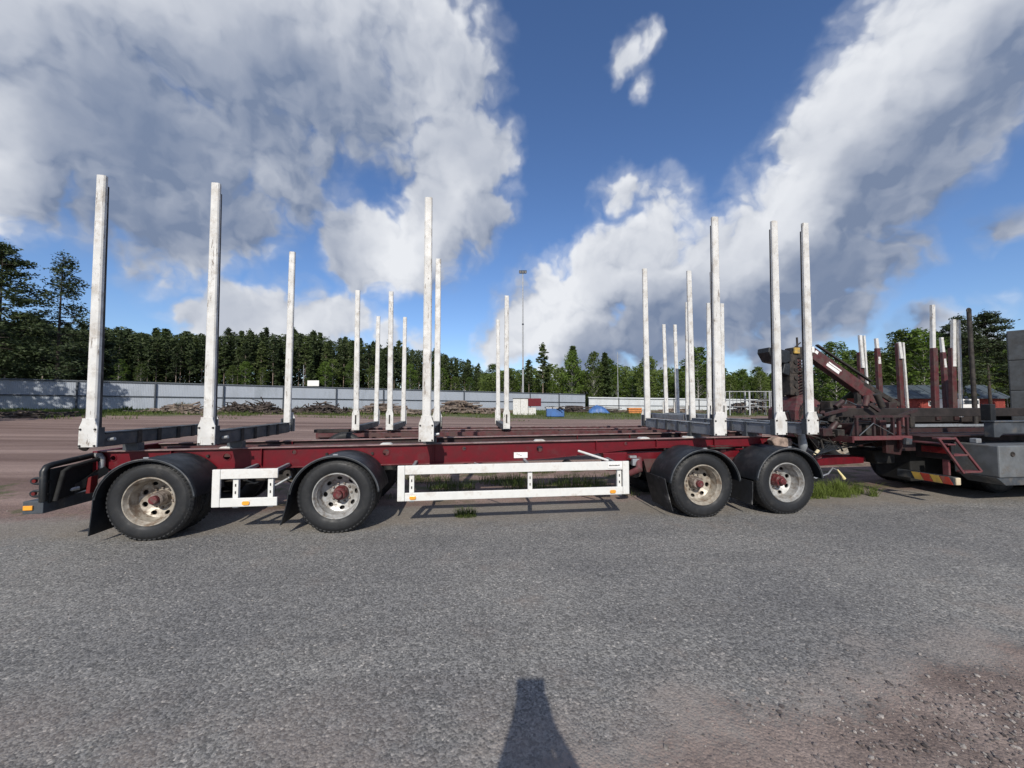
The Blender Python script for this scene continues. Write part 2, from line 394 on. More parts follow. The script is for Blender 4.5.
def ground_material():
    m = bpy.data.materials.new('yard_asphalt_and_gravel'); m.use_nodes = True; t = NT(m.node_tree)
    p = m.node_tree.nodes['Principled BSDF']
    ge = m.node_tree.nodes.new('ShaderNodeNewGeometry'); pos = ge.outputs['Position']
    x, y, z = t.sep(pos)
    nb = t.noise(pos, .45, 5, .6); nm = t.noise(pos, 2.2, 6, .62); nf = t.noise(pos, 11., 5, .6)
    # asphalt: exposed aggregate
    cell = t.sep(t.vor(pos, 66.))[0]
    cell2 = t.sep(t.vor(pos, 150.))[1]
    agg = t.math('ADD', t.math('MULTIPLY', cell, .6), t.math('MULTIPLY', cell2, .4))
    a = t.mix(t.ss(agg, .08, .92), (.100, .099, .096), (.303, .297, .284))
    a = t.mix(t.ss(cell, .972, .985), a, (.42, .40, .37))                    # pale stones
    a = t.mix(t.math('MULTIPLY', t.ss(cell2, .91, .95), .45), a, (.075, .075, .077))
    big = t.mix(t.ss(nb, .25, .75), (.78, .78, .80), (1.20, 1.18, 1.15))
    a = t.mix(1., a, big, 'MULTIPLY')
    # worn wheel tracks along the lane, darker stains, patched squares and hairline cracks
    lane = t.math('ADD', t.math('MULTIPLY', x, -.105), y)
    trk = t.noise(t.comb(t.math('MULTIPLY', x, .05), lane, 0.), 1.5, 4, .6)
    a = t.mix(t.ss(trk, .42, .64, 0., .32), a, t.mix(1., a, (.70, .70, .72), 'MULTIPLY'))
    st_ = t.math('MULTIPLY', t.ss(t.noise(pos, .9, 4, .55), .60, .74), t.ss(nf, .35, .6))
    a = t.mix(t.math('MULTIPLY', st_, .45), a, (.085, .082, .080))
    wp = t.vmath('ADD', pos, t.vmath('MULTIPLY', t.noise(pos, 2.6, 5, .65, 'Color'), (.55, .55, 0.)))
    ck = t.math('MULTIPLY', t.ss(t.vor(wp, .42, 'Distance', 'DISTANCE_TO_EDGE'), .011, .003), t.ss(t.noise(pos, .5, 3, .5), .48, .60))
    a = t.mix(t.math('MULTIPLY', ck, .18), a, (.055, .050, .046))
    # patches where fines and brown grit lie on the asphalt
    grit = t.math('MULTIPLY', t.ss(nm, .52, .72), t.ss(nb, .40, .60))
    gcol = t.mix(nf, (.165, .135, .118), (.255, .215, .19))
    a = t.mix(t.math('MULTIPLY', grit, .5), a, gcol)
    pinkm = t.math('MULTIPLY', t.ss(y, 2.75, 2.0), t.ss(t.noise(pos, 1.5, 6, .65), .38, .62))
    a = t.mix(t.math('MULTIPLY', pinkm, .42), a, t.mix(nf, (.16, .125, .108), (.29, .235, .21)))
    # brown yard gravel
    band = t.noise(t.vmath('MULTIPLY', pos, (.03, .55, 1.)), 1.2, 6, .65)
    g1 = t.mix(t.ss(band, .3, .7), (.145, .095, .080), (.305, .222, .190))
    g1 = t.mix(t.ss(agg, .1, .9), t.mix(1., g1, (.72, .72, .74), 'MULTIPLY'), t.mix(1., g1, (1.25, 1.24, 1.22), 'MULTIPLY'))
    # reddish dirt in the near right corner
    d1 = t.mix(t.ss(nm, .3, .7), (.150, .116, .102), (.262, .212, .188))
    d1 = t.mix(t.ss(agg, .1, .9), t.mix(1., d1, (.75, .75, .76), 'MULTIPLY'), t.mix(1., d1, (1.22, 1.2, 1.18), 'MULTIPLY'))
    # masks
    sdn = t.math('SUBTRACT', t.math('MULTIPLY', t.math('SUBTRACT', x, .6), .27), t.math('MULTIPLY', t.math('SUBTRACT', y, 1.99), .963))
    wobn = t.math('MULTIPLY', t.math('SUBTRACT', t.noise(pos, 1.3, 7, .66), .5), 1.1)
    sdn = t.math('ADD', t.math('ADD', sdn, wobn), t.math('MULTIPLY', t.math('SUBTRACT', agg, .5), .35))
    mn = t.ss(sdn, -.12, .12)
    tt = t.math('SUBTRACT', t.math('ADD', t.math('MULTIPLY', x, -math.sin(YAW)), t.math('MULTIPLY', y, math.cos(YAW))), DN)
    tw = t.math('ADD', tt, t.math('MULTIPLY', t.math('SUBTRACT', nm, .5), 1.1))
    mf = t.ss(tw, 1.0, 1.6)
    sandy = t.math('MULTIPLY', t.ss(tw, .0, .7), t.ss(tw, 1.7, 1.0))
    a = t.mix(t.math('MULTIPLY', sandy, .55), a, t.mix(nf, (.19, .158, .125), (.30, .26, .21)))
    fr = t.math('MULTIPLY', t.ss(sdn, -.55, -.12), t.ss(sdn, .30, -.05))
    a = t.mix(t.math('MULTIPLY', t.math('MULTIPLY', fr, t.ss(nm, .35, .6)), .6), a, (.30, .262, .235))
    c = t.mix(mn, a, d1)
    c = t.mix(mf, c, g1)
    # grass near the fence line and beyond
    fd = t.math('ADD', t.math('MULTIPLY', t.math('ADD', x, 46.5), .485), t.math('MULTIPLY', t.math('SUBTRACT', y, 35.), -.874))
    gw = t.math('ADD', fd, t.math('MULTIPLY', t.math('SUBTRACT', t.noise(pos, .25, 5, .6), .5), 9.))
    lim = t.ss(x, -25., 15., 8., 25.)
    mg = t.ss(t.math('SUBTRACT', gw, lim), 1.5, -1.5)
    gg = t.mix(t.ss(t.noise(pos, 1.3, 5, .6), .3, .7), (.055, .075, .024), (.15, .15, .07))
    gg = t.mix(t.ss(fd, -2., -9.), gg, (.030, .036, .018))
    c = t.mix(mg, c, gg)
    # thin weeds on the gravel under the trailer
    mw = t.math('MULTIPLY', t.math('MULTIPLY', t.ss(tt, 1., 2.), t.ss(tt, 5.2, 4.)), t.math('MULTIPLY', t.ss(t.noise(pos, 1.4, 6, .65), .5, .62), .8))
    c = t.mix(mw, c, (.075, .085, .035))
    t.set(p.inputs['Base Color'], c); p.inputs['Roughness'].default_value = .93; p.inputs['Specular IOR Level'].default_value = .25
    h1 = t.vor(pos, 66., 'Distance'); h2 = t.noise(pos, 150., 3, .6)
    hh = t.math('ADD', t.math('MULTIPLY', h1, -1.), t.math('MULTIPLY', h2, .6))
    b1 = t.bump(hh, .62, .007)
    b2 = t.bump(nf, .5, .02, b1)
    b3 = t.bump(nm, .35, .06, b2)
    t.set(p.inputs['Normal'], b3)
    return m


M['ground'] = ground_material()

# ------------------------------------------------------------------ ground
def axis(lim_lo, lim_hi, fine_lo, fine_hi, step, grow=1.16):
    a = []; q = fine_lo
    while q <= fine_hi: a.append(q); q += step
    st = step; q = a[-1]
    while q < lim_hi: st *= grow; q += st; a.append(q)
    st = step; q = a[0]
    while q > lim_lo: st *= grow; q -= st; a.insert(0, q)
    return a
gx = axis(-2500, 2500, -70, 70, 1.4); gy = axis(-300, 4000, -6, 80, 1.2)
mb = MB()
mb.v = [(x, y, gz(x, y) + (.035 * (mnoise.noise(Vector((x * .25, y * .25, 3.1)))) * ss(14, 22, y) if y > 13 else 0)) for y in gy for x in gx]
nx = len(gx)
mb.f = [(j * nx + i, j * nx + i + 1, (j + 1) * nx + i + 1, (j + 1) * nx + i) for j in range(len(gy) - 1) for i in range(nx - 1)]
o = mb.build('ground', M['ground'], smooth=0); tag(o, kind='structure')
ICO_V = [(0, 0, 1), (.894, 0, .447), (.276, .851, .447), (-.724, .526, .447), (-.724, -.526, .447), (.276, -.851, .447),
         (.724, .526, -.447), (-.276, .851, -.447), (-.894, 0, -.447), (-.276, -.851, -.447), (.724, -.526, -.447), (0, 0, -1)]
ICO_F = [(0, 1, 2), (0, 2, 3), (0, 3, 4), (0, 4, 5), (0, 5, 1), (1, 6, 2), (2, 7, 3), (3, 8, 4), (4, 9, 5), (5, 10, 1),
         (2, 6, 7), (3, 7, 8), (4, 8, 9), (5, 9, 10), (1, 10, 6), (6, 11, 7), (7, 11, 8), (8, 11, 9), (9, 11, 10), (10, 11, 6)]
def pebble(mb, x, y, z, s, r=rng):
    rot = Matrix.Rotation(r.uniform(0, 6.28), 3, 'Z') @ Matrix.Rotation(r.uniform(-.5, .5), 3, 'X')
    sx, sy, sz = s * r.uniform(.7, 1.3), s * r.uniform(.7, 1.3), s * r.uniform(.4, .8)
    vs_ = []
    for q in ICO_V:
        k = r.uniform(.8, 1.15)
        vs_.append(Vector((x, y, z + sz * .3)) + rot @ Vector((q[0] * sx * k, q[1] * sy * k, q[2] * sz * k)))
    mb.add(vs_, ICO_F)
def dirt_sd(x, y): return (x - .5) * .27 - (y - 1.96) * .963
pa, pb = MB(), MB()
for i in range(5200):
    x, y = rng.uniform(-4.5, 6.5), rng.uniform(1.3, 3.6)
    k = dirt_sd(x, y)
    if k > -.1 or rng.random() < .16:
        pebble(pa if rng.random() < .45 else pb, x, y, 0, rng.choice((.003, .0035, .004, .005, .006, .008)) * (1 if k > 0 else .8))
cl = Vector((3.1, 2.15))
for i in range(2600):
    x, y = rng.gauss(cl.x, .85), rng.gauss(cl.y, .22)
    pebble(pa if rng.random() < .4 else pb, x, y, 0, rng.choice((.003, .004, .004, .005, .006, .007, .010, .014)))
for i in range(700):
    x, y = rng.uniform(-9, 10), rng.uniform(2.6, 7.5)
    pebble(pa, x, y, 0, rng.choice((.005, .006, .008, .010)))
tag(pa.build('gravel', M['stone']), 'pale loose gravel scattered over the near asphalt and dirt', 'gravel', kind='stuff')
tag(pb.build('gravel', M['stone_dark']), 'dark loose gravel on the reddish dirt in the near right corner', 'gravel', kind='stuff')

# ------------------------------------------------------------------ vehicle parts
TYRE = [(.062, .300), (.040, .318), (.030, .345), (.027, .352), (.024, .395), (.025, .43), (.031, .452), (.034, .455), (.045, .478), (.060, .493), (.066, .502)]
tr = []
for gq in (.105, .150, .195):
    tr += [(gq - .006, .511), (gq - .004, .499), (gq + .004, .499), (gq + .006, .511)]
TYRE = TYRE + [(.075, .508)] + tr + [(.225, .508)] + [(.30 - y, r) for (y, r) in reversed(TYRE)]
def make_wheel(rimmat, hubmat, hub_red=True):
    w_ = empty('wheel')
    for off in (0., .31):
        t_ = MB().lathe([(y + off, r) for y, r in TYRE], 72)
        for sd_ in (0, 1):
            for k in range(54):
                a = 2 * math.pi * k / 54; ca, sa = math.cos(a), math.sin(a); da = .030
                ya_, yb_ = ((.044, .072) if sd_ == 0 else (.228, .256)); ya_ += off; yb_ += off
                q_ = []
                for (rr_, y_) in ((.470, ya_), (.506, yb_), (.513, yb_), (.486, ya_ - .004 if sd_ == 0 else ya_)):
                    for sg in (-1, 1):
                        aa = a + sg * da; q_.append((rr_ * math.cos(aa), y_, rr_ * math.sin(aa)))
                t_.add(q_, [(0, 2, 3, 1), (2, 4, 5, 3), (4, 6, 7, 5), (6, 0, 1, 7), (0, 6, 4, 2), (1, 3, 5, 7)])
        t_.v = [(x + (x * .03 if z < -.44 else 0), y, max(z, -.498)) for x, y, z in t_.v]
        t_.build('tyre', M['tyre'], w_, smooth=50)
    # rim: lip, barrel, conical disc with hand holes, mounting face
    r_ = MB().lathe([(.066, .304), (.044, .313), (.037, .308), (.038, .298), (.052, .290), (.078, .284), (.095, .270), (.20, .262), (.232, .252)], 64)
    r0, r1, y0, y1, N = .150, .252, .285, .232, 8
    for k in range(N):
        a0, a1 = 2 * math.pi * k / N, 2 * math.pi * (k + 1) / N; am = (a0 + a1) / 2
        rm = .208; bnd = []
        for i in range(7): bnd.append((r1, a0 + (a1 - a0) * i / 6))
        for i in range(1, 5): bnd.append((r1 + (r0 - r1) * i / 5, a1))
        for i in range(7): bnd.append((r0, a1 + (a0 - a1) * i / 6))
        for i in range(1, 5): bnd.append((r0 + (r1 - r0) * i / 5, a0))
        hole = []
        for (rq, aq) in bnd:
            dx, dy = rq - rm, (aq - am) * rm
            L = math.hypot(dx, dy); hole.append((rm + dx / L * .026, am + dy / L * .036 / rm))
        b = len(r_.v); n = len(bnd)
        yy = lambda r: y0 + (y1 - y0) * (r - r0) / (r1 - r0)
        r_.v += [(r * math.cos(a), yy(r), r * math.sin(a)) for r, a in bnd]
        r_.v += [(r * math.cos(a), yy(r), r * math.sin(a)) for r, a in hole]
        r_.v += [(r * math.cos(a), yy(r) + .018, r * math.sin(a)) for r, a in hole]
        for i in range(n):
            j = (i + 1) % n
            r_.f.append((b + i, b + j, b + n + j, b + n + i)); r_.f.append((b + n + i, b + n + j, b + 2 * n + j, b + 2 * n + i))
    r_.lathe([(.285, .151), (.290, .146), (.290, .06)], 48)
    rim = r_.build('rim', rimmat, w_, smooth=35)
    bk = MB().lathe([(.315, .265), (.315, .02)], 32); bk.build('brake_drum', M['under'], w_)
    h_ = MB().lathe([(.291, .100), (.225, .096), (.215, .088), (.160, .084), (.150, .074)], 32)
    h_.lathe([(.150, .075), (.149, .045)], 32)
    h_.build('hub', hubmat, w_, smooth=35)
    c_ = MB().lathe([(.149, .056), (.104, .054), (.096, .046), (.095, .0)], 12)
    c_.build('hub_cap', M['hub'], w_, smooth=30)
    nut = None
    for k in range(10):
        a = 2 * math.pi * (k + .5) / 10
        if nut is None:
            nut = MB().lathe([(.290, .016), (.262, .0155), (.259, .010), (.258, .0)], 6).build('wheel_nut', M['hub_grey'], w_, smooth=20); q = nut
        else:
            q = nut.copy(); COL.objects.link(q)
        q.location = (.133 * math.cos(a), 0, .133 * math.sin(a))
    return w_


def make_fender(a0=6, a1=174, r=.556, wid=.62, name='mudguard'):
    n = 26; m_ = MB()
    prof = [(0., r - .018), (0., r + .004), (.012, r + .012), (.05, r + .010), (.30, r + .012), (.60, r + .010), (wid, r + .012), (wid, r - .02), (wid - .01, r - .02), (wid - .01, r + .0), (.05, r - .002), (.012, r - .002), (.012, r - .018)]
    k = len(prof)
    for i in range(n + 1):
        a = R(a0 + (a1 - a0) * i / n)
        for (y, rr) in prof: m_.v.append((rr * math.cos(a) * 1.04, y, rr * math.sin(a) * .985))
    for i in range(n):
        for j in range(k):
            j2 = (j + 1) % k
            m_.f.append((i * k + j, i * k + j2, (i + 1) * k + j2, (i + 1) * k + j))
    m_.f.append(tuple(range(k - 1, -1, -1))); m_.f.append(tuple(n * k + j for j in range(k)))
    return m_
def flap_mesh(h=.36, wid=.60, tilt=.06, th=.012):
    m_ = MB(); n = 6
    for i in range(n + 1):
        z = -h * i / n; x = -tilt * (i / n) ** 1.5
        m_.v += [(x, 0, z), (x, wid, z), (x + th, wid, z), (x + th, 0, z)]
    for i in range(n):
        for j in range(4):
            j2 = (j + 1) % 4
            m_.f.append((i * 4 + j, i * 4 + j2, (i + 1) * 4 + j2, (i + 1) * 4 + j))
    m_.f += [(3, 2, 1, 0), tuple(n * 4 + j for j in range(4))]
    return m_


def stake_mesh(z0, z1, lean=0., w0=.122, w1=.106, dep=.055):
    """a hollow-looking folded steel stake: box with rounded front edges and a ridge"""
    m_ = MB(); secs = 5
    for i in range(secs + 1):
        k = i / secs; z = z0 + (z1 - z0) * k; hw = (w0 + (w1 - w0) * k) / 2; dy = lean * k; d_ = dep * (1 - .15 * k); c = .014
        m_.v += [(-hw + c, dy, z), (hw - c, dy, z), (hw, dy + c, z), (hw, dy + d_, z), (-hw, dy + d_, z), (-hw, dy + c, z)]
    for i in range(secs):
        for j in range(6):
            j2 = (j + 1) % 6
            m_.f.append((i * 6 + j, i * 6 + j2, i * 6 + 6 + j2, i * 6 + 6 + j))
    m_.f += [(5, 4, 3, 2, 1, 0), tuple(secs * 6 + j for j in range(6))]
    return m_
def bracket(parent, zb, flip=1, ht=.36, wd=.205):
    hw = wd / 2
    poly = [(-hw, zb), (hw, zb), (hw, zb + ht * .68), (hw * .70, zb + ht * .92), (hw * .70, zb + ht), (-hw * .70, zb + ht), (-hw * .70, zb + ht * .92), (-hw, zb + ht * .68)]
    b = MB().prism(poly, -.022, -.002) if flip > 0 else MB().prism(poly, .107, .127)
    br = b.build('stake_socket', M['stake'], parent, bevel=.004)
    for sx in (-1, 1):
        s_ = MB(); s_.box(sx * hw - .006 * sx - .006, sx * hw - .006 * sx + .006, (-.001 if flip > 0 else .0), (.085 if flip > 0 else .106), zb + .002, zb + ht * .68)
        s_.build('socket_cheek', M['bolster'], br)
    for (bx, bz) in ((-.8, .05), (.8, .05), (-.8, .62), (.8, .62)):
        y = -.022 if flip > 0 else .127
        MB().lathe([(y, .013), (y - .012 * flip, .012), (y - .014 * flip, .0)], 8).build('bolt', M['under'], br, loc=(bx * hw, 0, zb + bz * ht))
    return br


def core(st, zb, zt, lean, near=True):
    """dark box behind the white face of a stake"""
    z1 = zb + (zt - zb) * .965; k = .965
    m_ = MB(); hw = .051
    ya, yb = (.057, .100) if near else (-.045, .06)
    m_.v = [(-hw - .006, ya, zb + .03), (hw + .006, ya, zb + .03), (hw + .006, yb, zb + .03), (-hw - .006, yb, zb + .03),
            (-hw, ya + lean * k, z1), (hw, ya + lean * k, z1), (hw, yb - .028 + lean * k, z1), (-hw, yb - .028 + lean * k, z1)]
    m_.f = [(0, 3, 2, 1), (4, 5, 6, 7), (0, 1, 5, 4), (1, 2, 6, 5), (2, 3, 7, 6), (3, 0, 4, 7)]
    return m_.build('stake_dark_back', M['stake_back'], st)  # dark box added behind the face, darkening the stake's sides


def add_stake(parent, s, t, zb, zt, near=True, sockets=True, lean=0.):
    st = stake_mesh(zb + .02, zt, lean).build('stake', M['stake'], parent, loc=(s, t, 0), bevel=0)
    st.data.transform(Matrix.Translation((0, 0, 0)))
    if sockets: bracket(st, zb, 1 if near else -1)
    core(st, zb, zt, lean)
    return st


def bolster(parent, s, zb, mat_, t0=.10, t1=2.25, h=.17, wd=.16):
    b = MB().box(s - wd / 2, s + wd / 2, t0, t1, zb, zb + h).build('bolster', mat_, parent, bevel=.012)
    top = MB().box(s - wd / 2 - .012, s + wd / 2 + .012, t0 + .02, t1 - .02, zb + h + .001, zb + h + .014)
    top.build('flange', mat_, b)
    for k, tq in enumerate((.62, .98, 1.38, 1.72)):
        st = MB().box(s - wd / 2 - .014, s + wd / 2 + .014, tq, tq + .07, zb - .004, zb + h + .018)
        st.build('band', M['under'] if mat_ is M['bolster'] else M['bolster'], b, bevel=.004)
    MB().tube([(s + wd / 2 + .02, t0 + .05, zb + .09), (s + wd / 2 + .09, t0 + .05, zb + .10)], .022, 10).build('locking_pin', M['alu'], b, smooth=40)
    return b


def beam_mesh(pts_top, pts_bot, t0, t1, fl=.0):
    poly = list(pts_bot) + list(reversed(pts_top))
    return MB().prism(poly, t0, t1)


def web_with_holes(outline, holes, y, th):
    """flat plate in x,z with round holes, th thick"""
    cu = bpy.data.curves.new('web', 'CURVE'); cu.dimensions = '2D'; cu.fill_mode = 'BOTH'; cu.extrude = th / 2
    for pts in [outline] + [[(hx + hr * math.cos(2 * math.pi * k / 24), hz + hr * math.sin(2 * math.pi * k / 24)) for k in range(24)] for hx, hz, hr in holes]:
        sp = cu.splines.new('POLY'); sp.points.add(len(pts) - 1); sp.use_cyclic_u = True
        for q, (px_, pz_) in zip(sp.points, pts): q.co = (px_, pz_, 0, 1)
    ob = bpy.data.objects.new('web', cu); COL.objects.link(ob)
    dg = bpy.context.evaluated_depsgraph_get(); me = bpy.data.meshes.new_from_object(ob.evaluated_get(dg))
    m_ = MB(); m_.v = [(q.co.x, y + th / 2 - q.co.z, q.co.y) for q in me.vertices]; m_.f = [tuple(p.vertices) for p in me.polygons]
    bpy.data.objects.remove(ob); bpy.data.meshes.remove(me)
    return m_
PORTS = [(-4.85, .99, .034), (-3.38, .985, .048), (-2.46, 1.035, .030), (-1.14, 1.01, .048), (.05, 1.05, .030), (1.26, 1.025, .050), (2.72, 1.09, .026)]
# ------------------------------------------------------------------ the timber trailer in front
T = empty('timber_trailer', TR_ORIGIN, YAW)
tag(T, 'long dark red four-axle timber trailer with white stakes standing on the near asphalt', 'trailer')
WT = 2.40
def ztop(s): return 1.095 + .0090 * (s + 5.0)
top = [(-4.98, ztop(-4.98)), (5.62, ztop(5.62))]
bot = [(-4.98, .80), (-.5, .82), (.7, .835), (1.4, .87), (2.1, .93), (2.8, .995), (3.2, 1.01), (5.62, 1.02)]
for (t0, lab) in ((.60, 0), (1.64, 1)):
    holes = PORTS if lab == 0 else []
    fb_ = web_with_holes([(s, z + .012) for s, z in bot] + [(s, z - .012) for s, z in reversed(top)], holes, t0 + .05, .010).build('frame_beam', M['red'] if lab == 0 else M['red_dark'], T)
    tf = MB()
    n = 24
    for i in range(n):
        a_, b_ = -4.98 + 10.6 * i / n, -4.98 + 10.6 * (i + 1) / n
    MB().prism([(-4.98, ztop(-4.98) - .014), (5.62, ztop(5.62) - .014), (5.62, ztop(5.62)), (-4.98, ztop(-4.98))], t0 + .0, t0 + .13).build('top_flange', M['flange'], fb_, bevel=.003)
    lo = [(s, z) for s, z in bot]; up = [(s, z + .014) for s, z in bot]
    MB().prism(lo + list(reversed(up)), t0 + .0, t0 + .13).build('bottom_flange', M['red'], fb_, bevel=.003)
    # web stiffeners and round holes on the near web
    for s in (-4.1, -2.9, -.42, 2.2, 3.25, 4.3):
        zb_ = .85 if s < 1.5 else 1.0
        MB().box(s - .006, s + .006, t0 + .008, t0 + .049, zb_, ztop(s) - .016).build('stiffener', M['red'], fb_)
    if lab == 0:
        for s, zq, rr in PORTS:
            MB().lathe([(.650, rr + .012), (.642, rr + .010), (.642, rr), (.665, rr)], 24).build('port_ring', M['red'], fb_, smooth=30, loc=(s, 0, zq))
        lb = MB().box(.84, 1.06, .643, .649, .885, .975).build('type_label', M['label'], fb_)
        for q in range(3): MB().box(.88 + q * .03, .905 + q * .03, .641, .6428, .945 - q * .014, .953 - q * .014).build('print_line', M['ink'], lb)
        for s in (-3.38, -1.14, 1.26, 3.04, 3.85):
            MB().prism([(s - .09, ztop(s) + .001), (s + .09, ztop(s) + .001), (s + .06, ztop(s) + .022), (s - .06, ztop(s) + .022)], .60, .72).build('weld_pad', M['stake'], fb_)
# inner longitudinal rails and cross members
for tq in (.98, 1.36):
    MB().box(-4.7, 5.3, tq, tq + .07, ztop(-4.7) - .16, ztop(-4.7) - .03).build('inner_rail', M['red_old'], T)
for s in (-4.7, -3.3, -2.3, -1.1, .1, 1.3, 2.5, 4.5, 5.3):
    MB().box(s - .05, s + .05, .672, 1.688, .93, 1.03).build('cross_member', M['red_old'], T)
MB().box(-5.06, -4.985, .58, 1.79, .80, 1.10).build('rear_cross_member', M['red'], T, bevel=.006)
MB().box(5.63, 5.71, .55, 1.82, 1.0, 1.14).build('front_cross_member', M['red_old'], T, bevel=.006)

NEAR_S = (-4.62, -3.27, -.48, 3.96, 5.0, 5.56)
for i, s in enumerate(NEAR_S):
    zb = 1.215 + .008 * i if i < 3 else 1.265
    add_stake(T, s, .0, zb, 4.70, True, lean=-.03)
    far = stake_mesh(zb + .02, 4.69, .03)
    fs = far.build('stake', M['stake'], T, loc=(s, WT - .11, 0)); bracket(fs, zb, -1)
    bolster(T, s, max(zb - .01, ztop(s) + .026), M['bolster'] if i < 3 else M['bolster_light'])
    MB().box(s - .10, s + .10, .62, .72, ztop(s) + .002, max(zb - .012, ztop(s) + .024)).build('bolster_pad', M['bolster'], T)

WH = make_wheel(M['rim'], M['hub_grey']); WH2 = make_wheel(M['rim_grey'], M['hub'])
AX = (-3.97, -1.68, 3.71, 5.15)
fmesh = make_fender().build('mudguard', M['black'], T, smooth=40)
for i, s in enumerate(AX):
    src = WH if i in (0, 2) else WH2
    wq = inst(src, T, (s, .03, .50)); wq.rotation_euler = (0, R(17 * i), 0)
    for ch in wq.children:
        if ch.name.startswith('tyre'): ch.rotation_euler = (0, -R(17 * i), 0)
    wf = inst(src, T, (s, WT - .03, .50)); wf.rotation_euler = (0, R(23 * i), math.pi)
    for ch in wf.children:
        if ch.name.startswith('tyre'): ch.rotation_euler = (0, R(23 * i), 0)
    MB().tube([(s, .5, .5), (s, 1.9, .5)], .065, 14).build('axle', M['under'], T, smooth=40)
    MB().lathe([(.64, .20), (.86, .20)], 24, s, .5).build('brake_drum', M['under'], T, smooth=40)
    # suspension: trailing arm, air bellow, hanger bracket
    MB().bar((s - .50, .74, .66), (s + .25, .74, .46), .08, .10).build('trailing_arm', M['under'], T)
    MB().lathe([(0, .02), (0, .11), (.05, .125), (.10, .11), (.15, .125), (.22, .11), (.22, .02)], 20).build('air_bellow', M['black'], T, smooth=40, loc=(s + .27, .76, .52)).rotation_euler = (R(90), 0, 0)
    MB().prism([(s - .60, .60), (s - .44, .60), (s - .38, .82), (s - .66, .82)], .70, .78).build('hanger', M['red_old'], T)
    if i == 0: f1 = fmesh
    else:
        f1 = fmesh.copy(); COL.objects.link(f1)
    f1.location = (s, .0, .50)
    MB().tube([(.580 * math.cos(R(a)), -.004, .552 * math.sin(R(a))) for a in range(8, 173, 6)], .008, 6).build('edge_highlight', M['highlight'], f1, smooth=50)  # grey tube drawn in place of the edge's highlight
    MB().box(-.03, .03, -.004, .02, .563, .577).build('guard_clip', M['alu'], f1)
    for sx in (-.35, .38):
        MB().tube([(sx * .9, .62, .5 - .0), (sx * .9, .80, .5)], .02, 8).build('guard_stay', M['under'], f1)
    if i < 2:
        fl = flap_mesh(.46 if i == 0 else .42, .60, .03 if i == 0 else .09).build('mud_flap', M['black'], f1, loc=(-.60, .02, .07))
    elif i == 2:
        fl = flap_mesh(.50, .62, -.05).build('mud_flap', M['flap'], f1, loc=(-.66, .02, .12)); fl.rotation_euler = (0, R(-8), 0)
    else:
        fl = flap_mesh(.36, .60, .02).build('mud_flap', M['flap'], f1, loc=(-.63, .04, .04))
for root in (WH, WH2):
    for ch in list(root.children):
        bpy.data.objects.remove(ch)
    bpy.data.objects.remove(root)

# side guards
def side_guard(s0, s1, posts, closed_right=True, plate=False, refl=()):
    gq = empty('side_guard', parent=T)
    z0, z1, rh = .405, .895, .125
    tt0, tt1 = .045, .075
    MB().box(s0 + .10, s1 - (.10 if closed_right else 0), tt0, tt1, z1 - rh, z1).build('rail', M['white'], gq, bevel=.006)
    MB().box(s0 + .10, s1 - (.10 if closed_right else 0), tt0, tt1, z0, z0 + rh - .012).build('rail', M['white'], gq, bevel=.006)
    MB().box(s0, s0 + .098, tt0 - .003, tt1 + .002, z0, z1).build('end_post', M['white'], gq, bevel=.008)
    if closed_right: MB().box(s1 - .098, s1, tt0 - .003, tt1 + .002, z0, z1).build('end_post', M['white'], gq, bevel=.008)
    for p_ in posts:
        u_ = MB()
        u_.box(p_ - .032, p_ + .032, tt1 + .004, tt1 + .010, z0 - .02, z1 - .02)
        u_.box(p_ - .032, p_ - .026, tt1 + .011, tt1 + .05, z0 - .02, z1 - .02); u_.box(p_ + .026, p_ + .032, tt1 + .011, tt1 + .05, z0 - .02, z1 - .02)
        po = u_.build('perforated_post', M['white'], gq)
        for k in range(3):
            zq = z0 + rh + .055 + k * .095
            MB().box(p_ - .008, p_ + .008, tt1 + .0015, tt1 + .0035, zq - .018, zq + .018).build('slot', M['under'], po)
        MB().bar((p_, tt1 + .05, z1 - .06), (p_, .62, .86), .04, .04).build('guard_arm', M['bolster_light'], po)
    for rq in refl:
        MB().prism([(rq - .045, z0 + .035), (rq - .03, z0 + .022), (rq + .03, z0 + .022), (rq + .045, z0 + .035), (rq + .045, z0 + .06), (rq + .03, z0 + .073), (rq - .03, z0 + .073), (rq - .045, z0 + .06)], tt0 - .016, tt0 - .001).build('side_reflector', M['amber'], gq, bevel=.004)
    if plate:
        pl = MB().box(s1 - .33, s1 - .115, tt0 - .008, tt0 - .002, z1 - .095, z1 - .025).build('maker_plate', M['label'], gq)
        x = s1 - .315
        rq = random.Random(3)
        for k in range(9):
            ww = rq.uniform(.010, .017)
            MB().box(x, x + ww, tt0 - .0105, tt0 - .0085, z1 - .068, z1 - .050 + rq.uniform(-.002, .004)).build('print_mark', M['ink'], pl); x += ww + .005
    return gq
side_guard(-3.22, -2.42, (-2.95, -2.52), closed_right=False, refl=(-2.80,))
side_guard(-.87, 2.50, (-.68, 1.0, 2.36), refl=(-.66, 2.24), plate=True)
MB().tube([(1.86, .5, 1.0), (2.2, .1, .90)], .018, 8).build('guard_brace', M['white'], T, smooth=40)
MB().tube([(.2, .62, .83), (.45, .30, .78), (.5, .1, .80)], .012, 8).build('guard_brace', M['alu'], T, smooth=40)

